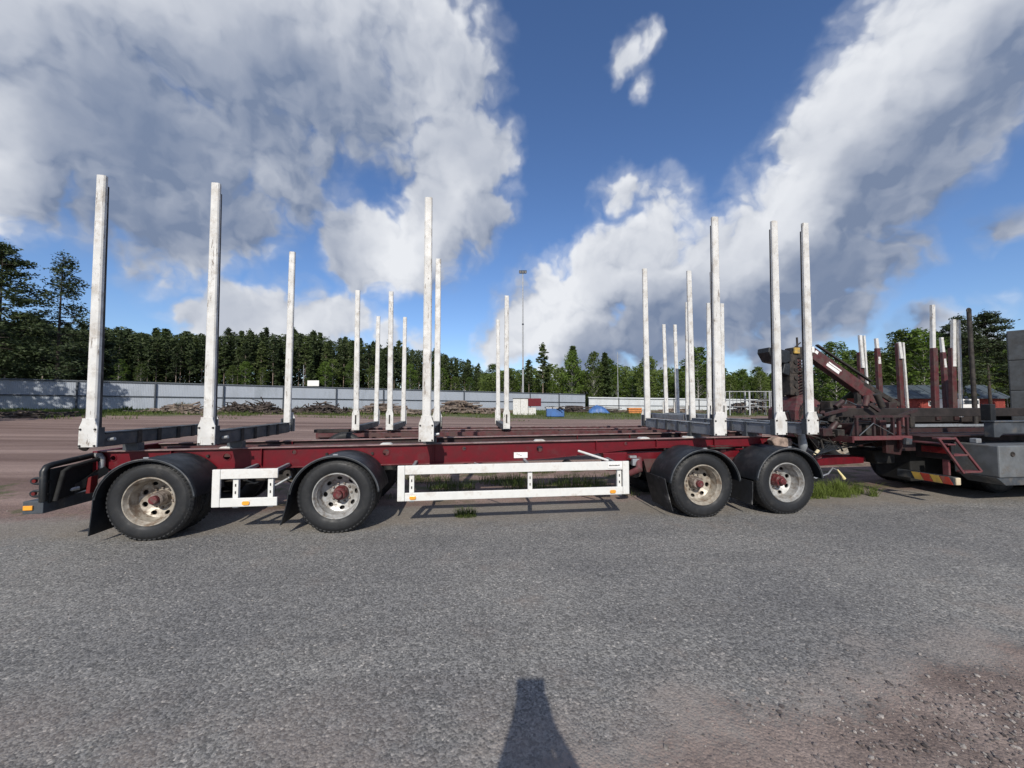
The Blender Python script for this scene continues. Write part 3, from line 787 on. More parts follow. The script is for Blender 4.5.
# under-frame equipment: air tanks, valves, hoses, dolly under the front axles
for (s, tq) in ((-.9, 1.0), (2.75, .95)):
    MB().lathe([(.0, .02), (.0, .10), (.03, .125), (.62, .125), (.65, .10), (.65, .02)], 24).build('air_tank', M['under'], T, smooth=40, loc=(s, tq, .72))
MB().box(2.62, 6.05, .72, .86, .78, .93).build('dolly_beam', M['red'], T, bevel=.008)
MB().box(2.62, 6.05, 1.54, 1.68, .78, .93).build('dolly_beam', M['red'], T, bevel=.008)
MB().lathe([(.0, .50), (0, .60), (.05, .60), (.05, .50), (.0, .50)], 40).build('turntable', M['under'], T, smooth=40, loc=(4.43, 1.2, .985)).rotation_euler = (R(90), 0, 0)
MB().prism([(2.35, .66), (2.62, .66), (2.72, .95), (2.30, .95)], .58, .70).build('spring_hanger', M['red'], T, bevel=.01)
MB().tube([(2.72, .52, .62), (2.84, .42, .70), (2.92, .60, .84)], [.045, .06, .05], 12).build('brake_chamber', M['pink'], T, smooth=50)
MB().box(2.74, 2.86, .54, .60, .86, .90).build('valve_block', M['alu'], T, bevel=.006)
MB().box(2.78, 2.90, .52, .58, .74, .85).build('valve_block', M['bolster_light'], T, bevel=.006)
for q in range(5):
    s0 = -3.4 + q * .28
    MB().tube([(s0, .75, .72), (s0 + .3, .85 + .05 * q, .55 - .03 * q), (s0 + .75, .8, .70)], .012, 6).build('air_hose', M['black'], T, smooth=40)
MB().tube([(-2.75, .52, .52), (-2.48, .62, .68)], .018, 8).build('shock_absorber', M['bolster_light'], T, smooth=40)
MB().box(-3.05, -2.2, .78, 1.5, .60, .80).build('battery_box', M['under'], T, bevel=.01)
for (s, tq, z) in ((-2.55, .66, .70), (-.55, .70, .68), (1.75, .70, .74), (2.9, .62, .60)):
    MB().lathe([(0, .02), (0, .07), (.05, .085), (.12, .085), (.15, .05), (.2, .03), (.2, .0)], 16).build('brake_cylinder', M['under'], T, smooth=40, loc=(s, tq, z))
# front end: coupling bits above the last axle
MB().prism([(5.28, 1.02), (5.40, .96), (5.56, .97), (5.62, 1.10), (5.50, 1.17), (5.34, 1.19), (5.22, 1.13)], .42, .56).build('valve_housing', mat('pale_brown_casting', (.28, .21, .175), .8, var=.3, vs_=12), T, bevel=.02)
MB().tube([(5.66, .30, 1.24), (5.68, .30, 1.05), (5.70, .34, .96)], [.05, .065, .05], 12).build('coupling_bottle', M['bolster_light'], T, smooth=50)
MB().tube([(5.34, .40, 1.02), (5.30, .38, .98), (5.33, .36, .93)], .012, 8).build('air_hose', M['alu'], T, smooth=40)
for k in range(6):
    z = 1.10 - .035 * k
    MB().tube([(5.60 - .05 * k, .5 + .05 * k, z), (6.1, .45 + .04 * k, z - .22), (6.8, .7 + .05 * k, z - .16 + .05 * k), (7.7, .8 + .05 * k, 1.05 + .02 * k)], .014, 6).build('supply_hose', M['black'], T, smooth=40)
# drawbar
db = MB()
for sgn in (-1, 1): db.bar((5.75, 1.2 + sgn * .48, .68), (7.75, 1.2 + sgn * .07, .66), .10, .13)
dbo = db.build('drawbar', M['red'], T, bevel=.01)
MB().bar((7.70, 1.2, .665), (8.25, 1.2, .665), .10, .09).build('drawbar_eye', M['pink'], dbo, bevel=.01)
MB().bar((6.2, .78, .76), (6.45, .76, .80), .12, .07).build('drawbar_bracket', M['pink'], dbo, bevel=.008)
MB().tube([(6.30, .70, .83), (6.36, .68, .92)], .028, 10).build('cable_plug', mat('cream_plastic', (.75, .66, .45), .5, var=.05), dbo, smooth=40)
MB().tube([(6.75, .70, .56), (6.8, .66, .46), (6.84, .66, .40)], [.012, .02, .03], 10).build('chain_hook', mat('yellowed_plastic', (.7, .6, .3), .5, var=.05), dbo, smooth=40)
MB().tube([(5.9, .6, .60), (6.1, .5, .46), (6.4, .55, .52), (6.6, .65, .60), (6.75, .70, .55)], .012, 8).build('cable', M['alu'], dbo, smooth=40)

# rear end: lift frame, bumper, lamps
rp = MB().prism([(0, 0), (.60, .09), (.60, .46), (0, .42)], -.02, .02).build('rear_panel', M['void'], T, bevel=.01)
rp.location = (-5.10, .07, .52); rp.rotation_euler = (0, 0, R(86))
MB().tube([(-5.12, .04, .55), (-5.12, .03, .92), (-5.12, .06, .97), (-5.11, .12, .99), (-5.04, .62, 1.05)], .038, 12).build('rear_tube', M['black_steel'], T, smooth=50)
MB().tube([(-5.04, .58, 1.045), (-4.98, .60, 1.04), (-4.95, .60, 1.0), (-4.95, .60, .86)], .036, 12).build('rear_pipe', M['alu'], T, smooth=50)
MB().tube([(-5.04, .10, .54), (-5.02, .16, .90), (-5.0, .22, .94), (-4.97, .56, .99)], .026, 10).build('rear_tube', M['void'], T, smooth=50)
MB().box(-5.32, -5.10, .02, 2.38, .405, .56).build('rear_bumper', M['bolster'], T, bevel=.008)
MB().box(-5.30, -5.20, .002, .018, .455, .51).build('marker_lamp', M['amber'], T, bevel=.004)
MB().bar((-5.16, .30, .55), (-4.9, .62, .85), .08, .10).build('bumper_arm', M['black_steel'], T)
MB().tube([(-5.2, .08, .60), (-5.05, .40, .64)], .03, 8).build('bumper_strut', M['alu'], T, smooth=40)
for zq in (.80, .645):
    MB().tube([(-5.18, .06, zq + .0), (-5.08, .06, zq - .01)], .02, 8).build('lamp_stalk', M['black_steel'], T, smooth=40)
    lq = [(-5.205 + .07 * math.cos(a), .06, zq + .035 * math.sin(a)) for a in [2 * math.pi * k / 14 for k in range(15)]]
    MB().tube(lq, .016, 8, cap=False).build('marker_arm', M['black'], T, smooth=40)
    MB().lathe([(.045, .0), (.046, .022), (.075, .022)], 16).build('position_lamp', M['lamp_red'], T, smooth=40, loc=(-5.24, 0, zq))
MB().prism([(-4.80, .60), (-4.75, .60), (-4.74, .82), (-4.78, .80)], .20, .30).build('tail_lamp', M['lamp_red'], T, bevel=.006)
MB().tube([(-4.98, .35, 1.16), (-4.98, .45, 1.25), (-4.97, .55, 1.2)], .05, 10).build('air_coupling', M['under'], T, smooth=40)

# ------------------------------------------------------------------ the trailer behind, parallel
T2 = empty('timber_trailer', TR_ORIGIN + V * 4.72, YAW)
tag(T2, 'second timber trailer with slim white stakes parked parallel behind the front one', 'trailer')
for tq in (.60, 1.64):
    b2 = MB().box(-3.8, 9.2, tq, tq + .10, .72, 1.0).build('frame_beam', M['red_old'], T2)
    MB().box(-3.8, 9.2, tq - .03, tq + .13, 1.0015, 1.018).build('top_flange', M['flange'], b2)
MB().box(-3.9, 9.2, 1.05, 1.2, .84, .96).build('inner_rail', M['red_dark'], T2)
for s in (-3.6, -2.0, -.4, 1.2, 2.8, 4.4, 6.0, 7.6, 9.0):
    MB().box(s - .05, s + .05, .15, 2.25, .88, .98).build('cross_member', M['red_old'], T2)
MB().box(-3.6, 9.0, .13, .22, .885, .985).build('edge_rail', M['red_old'], T2)
MB().box(-3.6, 9.0, 2.18, 2.27, .885, .985).build('edge_rail', M['red_old'], T2)
MB().box(-3.75, -2.9, .3, .5, .99, 1.07).build('stowed_beam', M['beam_brown'], T2)
S2 = (-2.65, -1.82, 1.2, 6.42, 7.08, 7.5)
for i, s in enumerate(S2):
    zb = 1.07 if i < 3 else 1.30
    for near in (1, 0):
        tq = .02 if near else 2.35
        ln = -.08 if near else .08
        zt_ = 4.64 if near else 4.52
        st = stake_mesh(zb + .02, zt_, ln, .135, .115).build('stake', M['stake'], T2, loc=(s, tq, 0))
        MB().prism([(-.09, zb), (.09, zb), (.09, zb + .42), (.065, zb + .50), (-.065, zb + .50), (-.09, zb + .42)], -.025 if near else .108, -.003 if near else .13).build('stake_socket', M['stake'], st)
        MB().box(-.018, .018, -.029 if near else .131, -.0255 if near else .134, zb + .15, zb + .38).build('slot', M['under'], st)
    MB().box(s - .08, s + .08, .14, 2.34, zb - .045, zb + .11).build('bolster', M['bolster'] if i < 3 else M['bolster_light'], T2, bevel=.01)
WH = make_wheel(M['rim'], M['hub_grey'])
for i, s in enumerate((-2.95, 6.9, 8.25)):
    wq = WH if i == 0 else copy_tree(WH)
    wq.parent = T2; wq.location = (s, .03, .50)
    wf = copy_tree(WH, T2); wf.location = (s, 2.37, .50); wf.rotation_euler = (0, 0, math.pi)
    MB().tube([(s, .5, .5), (s, 1.9, .5)], .065, 12).build('axle', M['under'], T2, smooth=40)

# ------------------------------------------------------------------ rear of the timber truck at the right
K = empty('timber_truck', TR_ORIGIN, YAW)
tag(K, 'rear of a dirty red timber truck with ladder, striped bumper and grey side box', 'truck')
for tq in (.78, 1.52):
    MB().box(8.0, 17.5, tq, tq + .09, .86, 1.14).build('chassis_beam', M['red_dark'], K)
MB().box(6.9, 8.1, .50, .58, 1.10, 1.17).build('platform_edge', M['pink'], K, bevel=.004)
MB().box(6.9, 8.1, 1.82, 1.90, 1.10, 1.17).build('platform_edge', M['red_old'], K, bevel=.004)
MB().box(6.9, 8.1, .585, 1.815, 1.12, 1.15).build('platform', M['red_dark'], K)
MB().box(6.86, 6.895, .50, 1.90, 1.06, 1.17).build('platform_edge', M['red_old'], K)
MB().prism([(7.75, .84), (8.05, .80), (8.15, 1.09), (7.75, 1.09)], .66, .74).build('hitch_bracket', M['red_dark'], K, bevel=.01)
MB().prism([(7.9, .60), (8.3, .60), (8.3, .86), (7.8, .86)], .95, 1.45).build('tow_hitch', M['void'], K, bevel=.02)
for s in (7.0, 7.35, 7.75, 8.05):
    MB().box(s - .02, s + .02, .52, .56, 1.172, 1.50).build('railing_post', M['red_dark'], K)
MB().box(6.95, 8.1, .525, .555, 1.50, 1.54).build('railing_bar', M['red_dark'], K)
MB().tube([(7.0, .5, 1.18), (7.3, .5, 1.40), (7.5, .5, 1.30), (7.7, .5, 1.2)], .010, 6).build('hydraulic_hose', M['bolster'], K, smooth=40)
r2 = random.Random(11)
for k in range(16):
    s = r2.uniform(6.3, 7.9); tq = r2.uniform(.6, 1.5); z = r2.uniform(1.15, 1.5)
    MB().tube([(s, tq, z - .25), (s + r2.uniform(-.2, .2), tq + .05, z), (s + r2.uniform(.1, .4), tq, z + r2.uniform(-.2, .05)), (s + r2.uniform(.3, .7), tq + .1, z - .3)], r2.uniform(.012, .022), 6).build('hydraulic_hose', M['under'], K, smooth=40)
for k in range(5):
    s = 6.55 + .3 * k; h_ = r2.uniform(.1, .3)
    MB().box(s, s + r2.uniform(.12, .22), .75, 1.2, 1.155, 1.16 + h_).build('valve_block', M['under'] if k % 2 else M['red_dark'], K, bevel=.01)
cl_ = random.Random(31)
for k in range(34):
    s = cl_.uniform(6.2, 8.3); tq = cl_.uniform(.75, 1.7); z = cl_.uniform(1.18, 1.75)
    if k % 3 == 0:
        MB().tube([(s, tq, z), (s + cl_.uniform(-.3, .3), tq, z + cl_.uniform(.1, .35))], cl_.uniform(.03, .06), 10).build('hydraulic_cylinder', M[cl_.choice(('red_old', 'under', 'red_dark'))], K, smooth=40)
    elif k % 3 == 1:
        MB().bar((s, tq, z), (s + cl_.uniform(.2, .6), tq, z + cl_.uniform(-.15, .15)), .05, .06).build('frame_brace', M[cl_.choice(('red_old', 'red_dark', 'under', 'bolster'))], K, bevel=.005)
    else:
        pts = [(s, tq - .05, z - .2), (s + .1, tq - .1, z + cl_.uniform(0, .2)), (s + cl_.uniform(.2, .5), tq - .08, z + cl_.uniform(-.1, .15)), (s + cl_.uniform(.4, .8), tq, z - .25)]
        MB().tube(pts, .014, 6).build('hydraulic_hose', M[cl_.choice(('under', 'black', 'bolster'))], K, smooth=40)
# tail lamp board and striped bumper: both face back towards the trailer
lbd = MB().box(8.18, 8.24, .0, .52, .80, 1.05).build('lamp_board', M['black_steel'], K, bevel=.006)
MB().box(8.16, 8.178, .03, .42, .90, 1.01).build('tail_lamp', M['lamp_red'], lbd, bevel=.006)
MB().box(8.10, 8.26, -.01, .54, 1.054, 1.075).build('lamp_board_top', M['pink'], lbd)
MB().box(8.19, 8.23, .06, .14, .54, .799).build('lamp_board_stay', M['pink'], lbd)
bp = MB().box(8.20, 8.30, .0, .85, .385, .515).build('rear_bumper', M['bolster'], K, bevel=.006)
for k in range(4):
    a = .01 + k * .14
    m_ = MB(); x = 8.197
    m_.add([(x, a, .388), (x, a + .13, .388), (x, a + .19, .512), (x, a + .06, .512), (x - .004, a, .388), (x - .004, a + .13, .388), (x - .004, a + .19, .512), (x - .004, a + .06, .512)],
           [(7, 6, 5, 4), (0, 1, 2, 3), (0, 4, 5, 1), (1, 5, 6, 2), (2, 6, 7, 3), (3, 7, 4, 0)])
    m_.build('stripe', M['yellow'] if k % 2 else M['redstripe'], bp)
MB().box(8.205, 8.295, -.03, -.002, .39, .51).build('bumper_end', mat('cream_cap', (.6, .5, .35), .5, var=.1), bp, bevel=.01)
MB().box(7.98, 8.03, .62, .66, .92, 1.48).build('frame_post', M['red_old'], K)
MB().prism([(7.86, 1.02), (7.98, 1.02), (8.0, 1.12), (7.88, 1.14)], .42, .48).build('work_lamp', M['bolster'], K, bevel=.01)
# access ladder
la = empty('ladder', parent=K)
for (a_, b_) in (((7.93, 1.17), (8.40, .58)), ((8.25, 1.18), (8.76, .60))):
    MB().bar((a_[0], .0, a_[1]), (b_[0], .0, b_[1]), .03, .035).build('ladder_rail', M['pink'], la, bevel=.003)
for (a_, b_, z) in ((7.94, 8.24, 1.165), (8.20, 8.48, .885), (8.41, 8.74, .60)):
    MB().box(a_, b_, -.015, .10, z - .016, z + .016).build('rung', M['pink'], la, bevel=.003)
# grey side box
MB().prism([(9.14, .48), (13.2, .48), (13.2, 1.03), (9.14, 1.03)], .0, .62).build('side_box', M['side_box'], K, bevel=.02)
MB().prism([(9.30, .34), (13.0, .34), (13.0, .478), (9.12, .478)], .03, .55).build('box_skirt', M['bolster'], K, bevel=.01)
MB().lathe([(.0, .0), (-.012, .03), (-.012, .04), (0., .045)], 20).build('box_lock', M['under'], K, loc=(9.42, -.001, .88))
MB().box(9.22, 9.33, .12, .26, 1.455, 1.74).build('bunk_post', M['black_steel'], K, bevel=.01)
MB().prism([(9.24, 1.16), (9.34, 1.16), (9.42, 1.22), (13.0, 1.22), (13.0, 1.42), (9.24, 1.42)], .10, .24).build('bunk_frame', M['bolster'], K, bevel=.01)
MB().box(9.22, 13.0, .08, .26, 1.4225, 1.45).build('bunk_rail', M['bolster'], K, bevel=.006)
MB().box(8.95, 9.06, .16, .26, 1.06, 1.14).build('marker_lamp', M['bolster_light'], K, bevel=.01)
MB().box(7.0, 13.4, 1.00, 1.14, 1.49, 1.66).build('long_bunk_beam', M['beam_brown'], K, bevel=.01)
MB().box(7.0, 9.9, .95, 1.05, 1.30, 1.345).build('deck_rail', M['bolster_light'], K)
MB().box(8.2, 13.4, .90, 1.0, 1.19, 1.27).build('deck_rail', M['red_dark'], K)
MB().box(7.2, 13.4, 1.9, 2.0, 1.22, 1.27).build('deck_rail', M['alu'], K)
for s in (8.45, 8.62):
    MB().box(s, s + .10, .90, 1.0, 1.28, 1.50).build('deck_bracket', M['pink'] if s < 8.6 else M['under'], K, bevel=.01)
for i, s in enumerate((9.85, 11.2)):
    wq = copy_tree(WH, K); wq.location = (s + .6, .75, .50)
    wf = copy_tree(WH, K); wf.location = (s, 2.37, .50); wf.rotation_euler = (0, 0, math.pi)
    MB().tube([(s, .9, .5), (s, 1.9, .5)], .065, 12).build('axle', M['under'], K, smooth=40)
MB().box(8.2, 17.0, .45, 2.2, 1.152, 1.17).build('deck_shade_plate', M['red_dark'], K)  # plate added to cast shade over the space below
MB().box(8.9, 13.0, 1.15, 1.80, .20, .85).build('shade_block', M['void'], K, bevel=.02)  # black block standing in for the shade beneath the truck

# ------------------------------------------------------------------ crane truck further back
DC = 10.3
Q = empty('crane_truck', TR_ORIGIN + V * (DC - DN), YAW)
tag(Q, 'dark red timber truck with folded loader crane and red and white stakes', 'truck')
def stq(px, py, dd):
    s, Y = sd_px(px, dd); return s, z_at(py, Y)
for tq in (.78, 1.52):
    MB().box(10.0, 21.5, tq, tq + .09, .80, 1.10).build('chassis_beam', M['red_dark'], Q)
MB().box(10.2, 21.5, .2, 2.2, 1.102, 1.2).build('deck', M['beam_brown'], Q, bevel=.01)
MB().box(11.6, 21.5, .12, .195, 1.15, 1.45).build('side_rail', M['beam_brown'], Q)
for (px, py, far, yred) in ((937, 305, 0, 348), (955, 320, 0, 348), (864, 335, 1, 352), (882, 338, 1, 348), (903, 342, 1, 343), (948, 337, 1, 352)):
    dd = DC + (.1 if not far else 2.3)
    s, zt_ = stq(px, py, dd); zr = z_at(yred, sd_px(px, dd)[1])
    k = empty('stake', parent=Q); k.location = (s, dd - DC, 0)
    lean = -.06 if not far else .06
    stake_mesh(1.25, zr, lean * .6, .17, .165, .13).build('stake_sleeve', M['red_old'], k)
    e = stake_mesh(zr - .6, zt_, lean, .12, .11, .10).build('stake_extension', M['stake'], k); e.location = (.0, -.045 if (px in (955, 864, 903)) else .015, 0)
    if px in (955, 903, 864):
        MB().bar((.085 + .03, -.05, 1.3), (.085 + .03, -.05 + lean, zt_ - .02), .07, .06, up=(0, 1, 0)).build('stake_face', M['stake'], k)
    MB().box(-.09, .09, -.02, .15, 1.205, 1.55).build('stake_socket', M['red_dark'], k)
bs = sd_px(974, DC - .3)[0]
bz = z_at(309, sd_px(974, DC - .3)[1])
pk = MB().tube([(bs, -.3, 1.0), (bs - .02, -.3, bz - .12), (bs - .02, -.3, bz)], [.06, .055, .05], 10).build('lashing_pole', M['under'], Q, smooth=40)
MB().tube([(bs - .02 + .07 * math.cos(a), -.3, bz - .05 + .07 * math.sin(a)) for a in [2 * math.pi * i / 12 for i in range(13)]], .022, 8, cap=False).build('pole_ring', M['under'], pk, smooth=40)
# crane
DCR = 1.15
cs, cY = sd_px(797, DC + DCR)
cr = empty('loader_crane', parent=Q); cr.location = (cs, DCR, 0)
ped = MB()
for (z, hx, hy) in ((.95, .62, .55), (1.52, .62, .55), (1.85, .36, .36), (2.05, .17, .17)):
    ped.v += [(-hx, -hy, z), (hx, -hy, z), (hx, hy, z), (-hx, hy, z)]
for i in range(3):
    for j in range(4): ped.f.append((i * 4 + j, i * 4 + (j + 1) % 4, i * 4 + 4 + (j + 1) % 4, i * 4 + 4 + j))
ped.f.append((12, 13, 14, 15))
ped.build('crane_base', M['red_old'], cr, bevel=.02)
MB().tube([(0, 0, 2.0), (0, 0, 3.25)], [.17, .14], 16).build('crane_column', M['red_old'], cr, smooth=40)
ob = MB()
for k in range(5): ob.lathe([(-.24, .0), (-.24, .07), (-.05, .07)], 10, -.22 + .0 * k, 2.05 + .26 * k)
ob.build('valve_stack', M['under'], cr)
MB().box(-.42, -.12, -.20, .22, 2.0, 3.35).build('valve_tower', M['under'], cr, bevel=.03)
MB().box(-.40, .50, -.22, .22, 2.72, 2.80).build('operator_step', M['under'], cr, bevel=.01)
MB().prism([(-1.22, 3.40), (-1.05, 3.10), (-.60, 3.02), (-.40, 3.10), (-.42, 3.45), (-1.20, 3.56)], -.25, .25).build('operator_seat', M['black'], cr, bevel=.04)
MB().prism([(-.72, 2.72), (-.45, 2.62), (-.40, 3.04), (-.62, 3.06)], -.22, .22).build('seat_bracket', M['black'], cr, bevel=.03)
MB().tube([(-.02, -.1, 3.3), (-.03, -.1, 3.92)], .03, 8).build('crane_lever', M['under'], cr)
MB().tube([(-.18, -.1, 3.55), (.10, -.1, 3.75)], .02, 8).build('crane_lever', M['under'], cr)
MB().prism([(-.35, 3.2), (.55, 3.2), (.6, 3.45), (.3, 3.62), (-.25, 3.58)], -.18, .18).build('slew_head', M['under'], cr, bevel=.04)
MB().box(-.28, -.08, -.26, -.19, 3.36, 3.56).build('control_box', M['yellow'], cr, bevel=.02)
MB().box(.32, .46, -.26, -.19, 3.40, 3.60).build('work_lamp', M['label'], cr, bevel=.02)
for k in range(12):
    z = 2.05 + .1 * k
    MB().tube([(-.12, -.24, z), (.10 + .02 * k, -.34, z + .16), (.22, -.26, z + .30)], .022, 6).build('hydraulic_hose', M['under'] if k % 4 else M['red_dark'], cr, smooth=40)
MB().tube([(.20, -.16, 1.75), (.30, -.16, 2.75)], [.085, .075], 12).build('lift_cylinder', M['red_old'], cr, smooth=40)
MB().tube([(.30, -.16, 2.75), (.42, -.16, 3.25)], .04, 10).build('cylinder_rod', M['alu'], cr, smooth=40)
b0 = Vector((.40, -.10, 3.42)); s1, z1_ = stq(892, 413, DC + DCR - .1)
b1 = Vector((s1 - cs, -.12, z1_))
dv_ = (b1 - b0)
mid = b0 + dv_ * .58
MB().bar(b0, mid, .26, .38).build('boom', M['red_old'], cr, bevel=.02)
MB().bar(mid + Vector((-.05, -.0, -.02)), b1, .20, .34).build('boom_extension', M['red_old'], cr, bevel=.02)
MB().bar(b0 + Vector((.3, 0, .26)), mid + Vector((.5, 0, .22)), .10, .05).build('boom_pipe', M['under'], cr)
MB().bar(mid + Vector((0, .02, .22)), b1 + Vector((.2, .02, .28)), .16, .16).build('jib', M['under'], cr, bevel=.02)
MB().bar(mid + Vector((-.10, -.02, .30)), mid + Vector((-.06, -.02, -.85)), .14, .12, up=(0, 1, 0)).build('boom_clamp', M['under'], cr)
nrm = dv_.normalized(); upv = Vector((0, -1, 0)).cross(nrm).normalized()
if upv.z < 0: upv = -upv
for (a_, b_, h0, h1) in ((.02, .055, .03, .13), (.20, .36, .02, .07), (.19, .35, -.10, .0)):
    p0, p1 = b0 + dv_ * a_ * .9, b0 + dv_ * b_ * .9
    m_ = MB(); yy = Vector((0, -.136, 0)); y2 = Vector((0, -.1325, 0))
    q = [p0 + upv * h0, p1 + upv * h0, p1 + upv * h1, p0 + upv * h1]
    m_.add([v_ + yy for v_ in q] + [v_ + y2 for v_ in q], [(0, 1, 2, 3), (7, 6, 5, 4), (0, 4, 5, 1), (1, 5, 6, 2), (2, 6, 7, 3), (3, 7, 4, 0)])
    m_.build('boom_decal', M['label'], cr)
for k in range(14):
    a = r2.uniform(-.6, 1.6); z = r2.uniform(1.4, 1.8)
    MB().tube([(a, -.5, z - .5), (a + .2, -.6, z), (a + r2.uniform(.2, .6), -.55, z - r2.uniform(.1, .5))], .025, 6).build('hydraulic_hose', M['under'], cr)
for k in range(7):
    a = -.2 + .42 * k
    MB().box(a, a + .3, -.95, -.6, 1.21, 1.21 + r2.uniform(.15, .75)).build('equipment_box', M['under'] if k % 3 else M['red_dark'], cr, bevel=.02)
for i, s in enumerate((11.6, 12.9, 18.5)):
    wq = copy_tree(WH, Q); wq.location = (s, .1, .50)
    wf = copy_tree(WH, Q); wf.location = (s, 2.4, .50); wf.rotation_euler = (0, 0, math.pi)

# grey ribbed box at the right edge of the view
cx0 = Vector((at(1010, 11.9), 11.9, 0))
gb = empty('container_body', cx0, math.atan2(1, (1007 - 512) / F) - R(90))
tag(gb, 'plain grey box body cut off by the right edge of the picture', 'container')
nr = 3; zz = z_at(331, 11.9)
for k in range(nr):
    z0 = 1.2 + (zz - 1.2) * k / nr; z1 = 1.2 + (zz - 1.2) * (k + 1) / nr
    MB().box(0, 4.5, .02, 2.3, z0 + .004, z1 - .004).build('side_board', M['container'], gb, bevel=.02)
MB().box(.03, 4.4, .06, 2.25, .95, zz - .05).build('inner_body', M['bolster'], gb)
MB().box(.5, 4.4, .3, 2.0, .0, .95).build('chassis', M['under'], gb, bevel=.03)
gb.location = cx0

# ------------------------------------------------------------------ sheet metal fences
def sheet(w_, h_, ribs=44, dep=.014):
    m_ = MB(); pts = []
    st = w_ / ribs
    for i in range(ribs):
        x = i * st
        pts += [(x, 0), (x + st * .5, 0), (x + st * .58, dep), (x + st * .92, dep)]
    pts.append((w_, 0))
    n = len(pts)
    m_.v = [(x, y, 0) for x, y in pts] + [(x, y, h_) for x, y in pts] + [(x, y + .004, 0) for x, y in pts] + [(x, y + .004, h_) for x, y in pts]
    for i in range(n - 1):
        m_.f += [(i, i + 1, n + i + 1, n + i), (2 * n + i + 1, 2 * n + i, 3 * n + i, 3 * n + i + 1), (n + i, n + i + 1, 3 * n + i + 1, 3 * n + i)]
    return m_
def fence(p0, p1, bays, h_, sheetmat, label, z0s, rails=(.50, .975), posts=True):
    p0, p1 = Vector(p0), Vector(p1); d_ = p1 - p0; L = d_.length; bw = L / bays
    rz = math.atan2(d_.y, d_.x)
    root = empty('sheet_fence', (p0.x, p0.y, 0), rz); tag(root, label, 'fence', 'sheet metal fences round the yard')
    me = sheet(bw - .03, 1.0).build('panel', sheetmat, root); first = True
    for b in range(bays):
        w0 = p0 + d_ * (b / bays); w1 = p0 + d_ * ((b + 1) / bays)
        za, zb = z0s(b / bays), z0s((b + 1) / bays)
        pn = me if first else me.copy()
        if not first: COL.objects.link(pn)
        first = False
        pn.location = (b * bw + .015, 0, (za + zb) / 2); pn.scale = (1, 1, h_)
        pn.rotation_euler = (0, -math.atan2(zb - za, bw), 0); pn.location.z = za
        for k, rq in enumerate(rails):
            MB().bar((b * bw, -.05, za + h_ * rq), ((b + 1) * bw, -.05, zb + h_ * rq), .07, .11).build('rail', M['post'], root)
        if posts: MB().box(b * bw - .06, b * bw + .06, -.21, -.09, za - .1, za + h_ * .955).build('post', M['post'], root)
    return root
def zf(k):
    kk = max(-.5, k); return .96 - .77 * max(0, min(1.2, kk)) + (.0 if kk >= 0 else -kk * .4)
fence((-46.5 - 59.4 * .349, 35 - 33 * .349), (12.9, 68), 16, 2.98, M['galv'], 'long grey corrugated sheet fence with rails running across the left of the yard',
      lambda k: zf(-.349 + 1.349 * k))
fx0, fx1 = at(588, 74), at(765, 92)
fence((fx0, 74, 0), (fx1, 92, 0), 7, 3.0, M['galv_light'], 'paler lower sheet fence continuing behind the front stakes of the trailer', lambda k: -.25 - .35 * k, rails=(.45, .9))

# ------------------------------------------------------------------ masts, sign
def mast(px, Y, py_top, label, r0=.16, heads=True):
    x = at(px, Y); zt_ = z_at(py_top, Y); g0 = gz(x, Y)
    o_ = empty('lamp_mast', (x, Y, g0)); tag(o_, label, 'lamp post')
    zt_ -= g0
    MB().tube([(0, 0, 0), (0, 0, zt_ * .45), (0, 0, zt_)], [r0, r0 * .8, r0 * .5], 10).build('pole', M['lamp_grey'], o_, smooth=40)
    for zq in (.3, .62): MB().tube([(0, 0, zt_ * zq), (0, 0, zt_ * zq + .2)], r0 * 1.05, 10).build('collar', M['post'], o_, smooth=40)
    if heads:
        MB().box(-.55, .55, -.06, .06, zt_ - .08, zt_ + .02).build('crossarm', M['post'], o_)
        for sx in (-.42, 0, .42):
            hd = MB().box(-.2, .2, -.28, .12, -.25, .18).build('floodlight', M['bolster'], o_, loc=(sx, 0, zt_ + .25)); hd.rotation_euler = (R(25), 0, 0)
            MB().box(-.16, .16, -.295, -.281, -.2, .13).build('lens', M['alu'], hd)
    return o_
mast(523, 62, 273, 'tall grey floodlight mast standing by the white and red cabinet')
mast(303, 95, 365, 'slim lamp pole rising behind the long fence at the left', .10, False)
mast(618, 105, 352, 'thin pale pole among the trees right of the floodlight mast', .12, False)
x, Y = at(313, 60), 60.
o = empty('sign_board', (x, Y, 0)); tag(o, 'small white sign board showing above the long fence', 'sign')
MB().box(-.9, .9, -.03, .03, z_at(386, Y), z_at(380.5, Y)).build('board', M['label'], o)
for sx in (-.6, .6): MB().box(sx - .05, sx + .05, .032, .1, gz(x, Y), z_at(382, Y)).build('post', M['post'], o)

# ------------------------------------------------------------------ trees
CARD = 14
def leaf_cards(m_, c, rad, n, size, r, flat=1.):
    for _ in range(n):
        while True:
            q = Vector((r.uniform(-1, 1), r.uniform(-1, 1), r.uniform(-1, 1)))
            if q.length < 1: break
        q = Vector((q.x * rad[0], q.y * rad[1], q.z * rad[2])) + c
        a = Vector((r.gauss(0, 1), r.gauss(0, 1), r.gauss(0, .5 * flat))).normalized()
        b = a.cross(Vector((r.gauss(0, 1), r.gauss(0, 1), r.gauss(0, 1)))).normalized()
        s_ = size * r.uniform(.6, 1.4)
        a *= s_; b *= s_ * .42
        m_.add([q - a, q + b * .9, q + a, q - b], [(0, 1, 2, 3)])


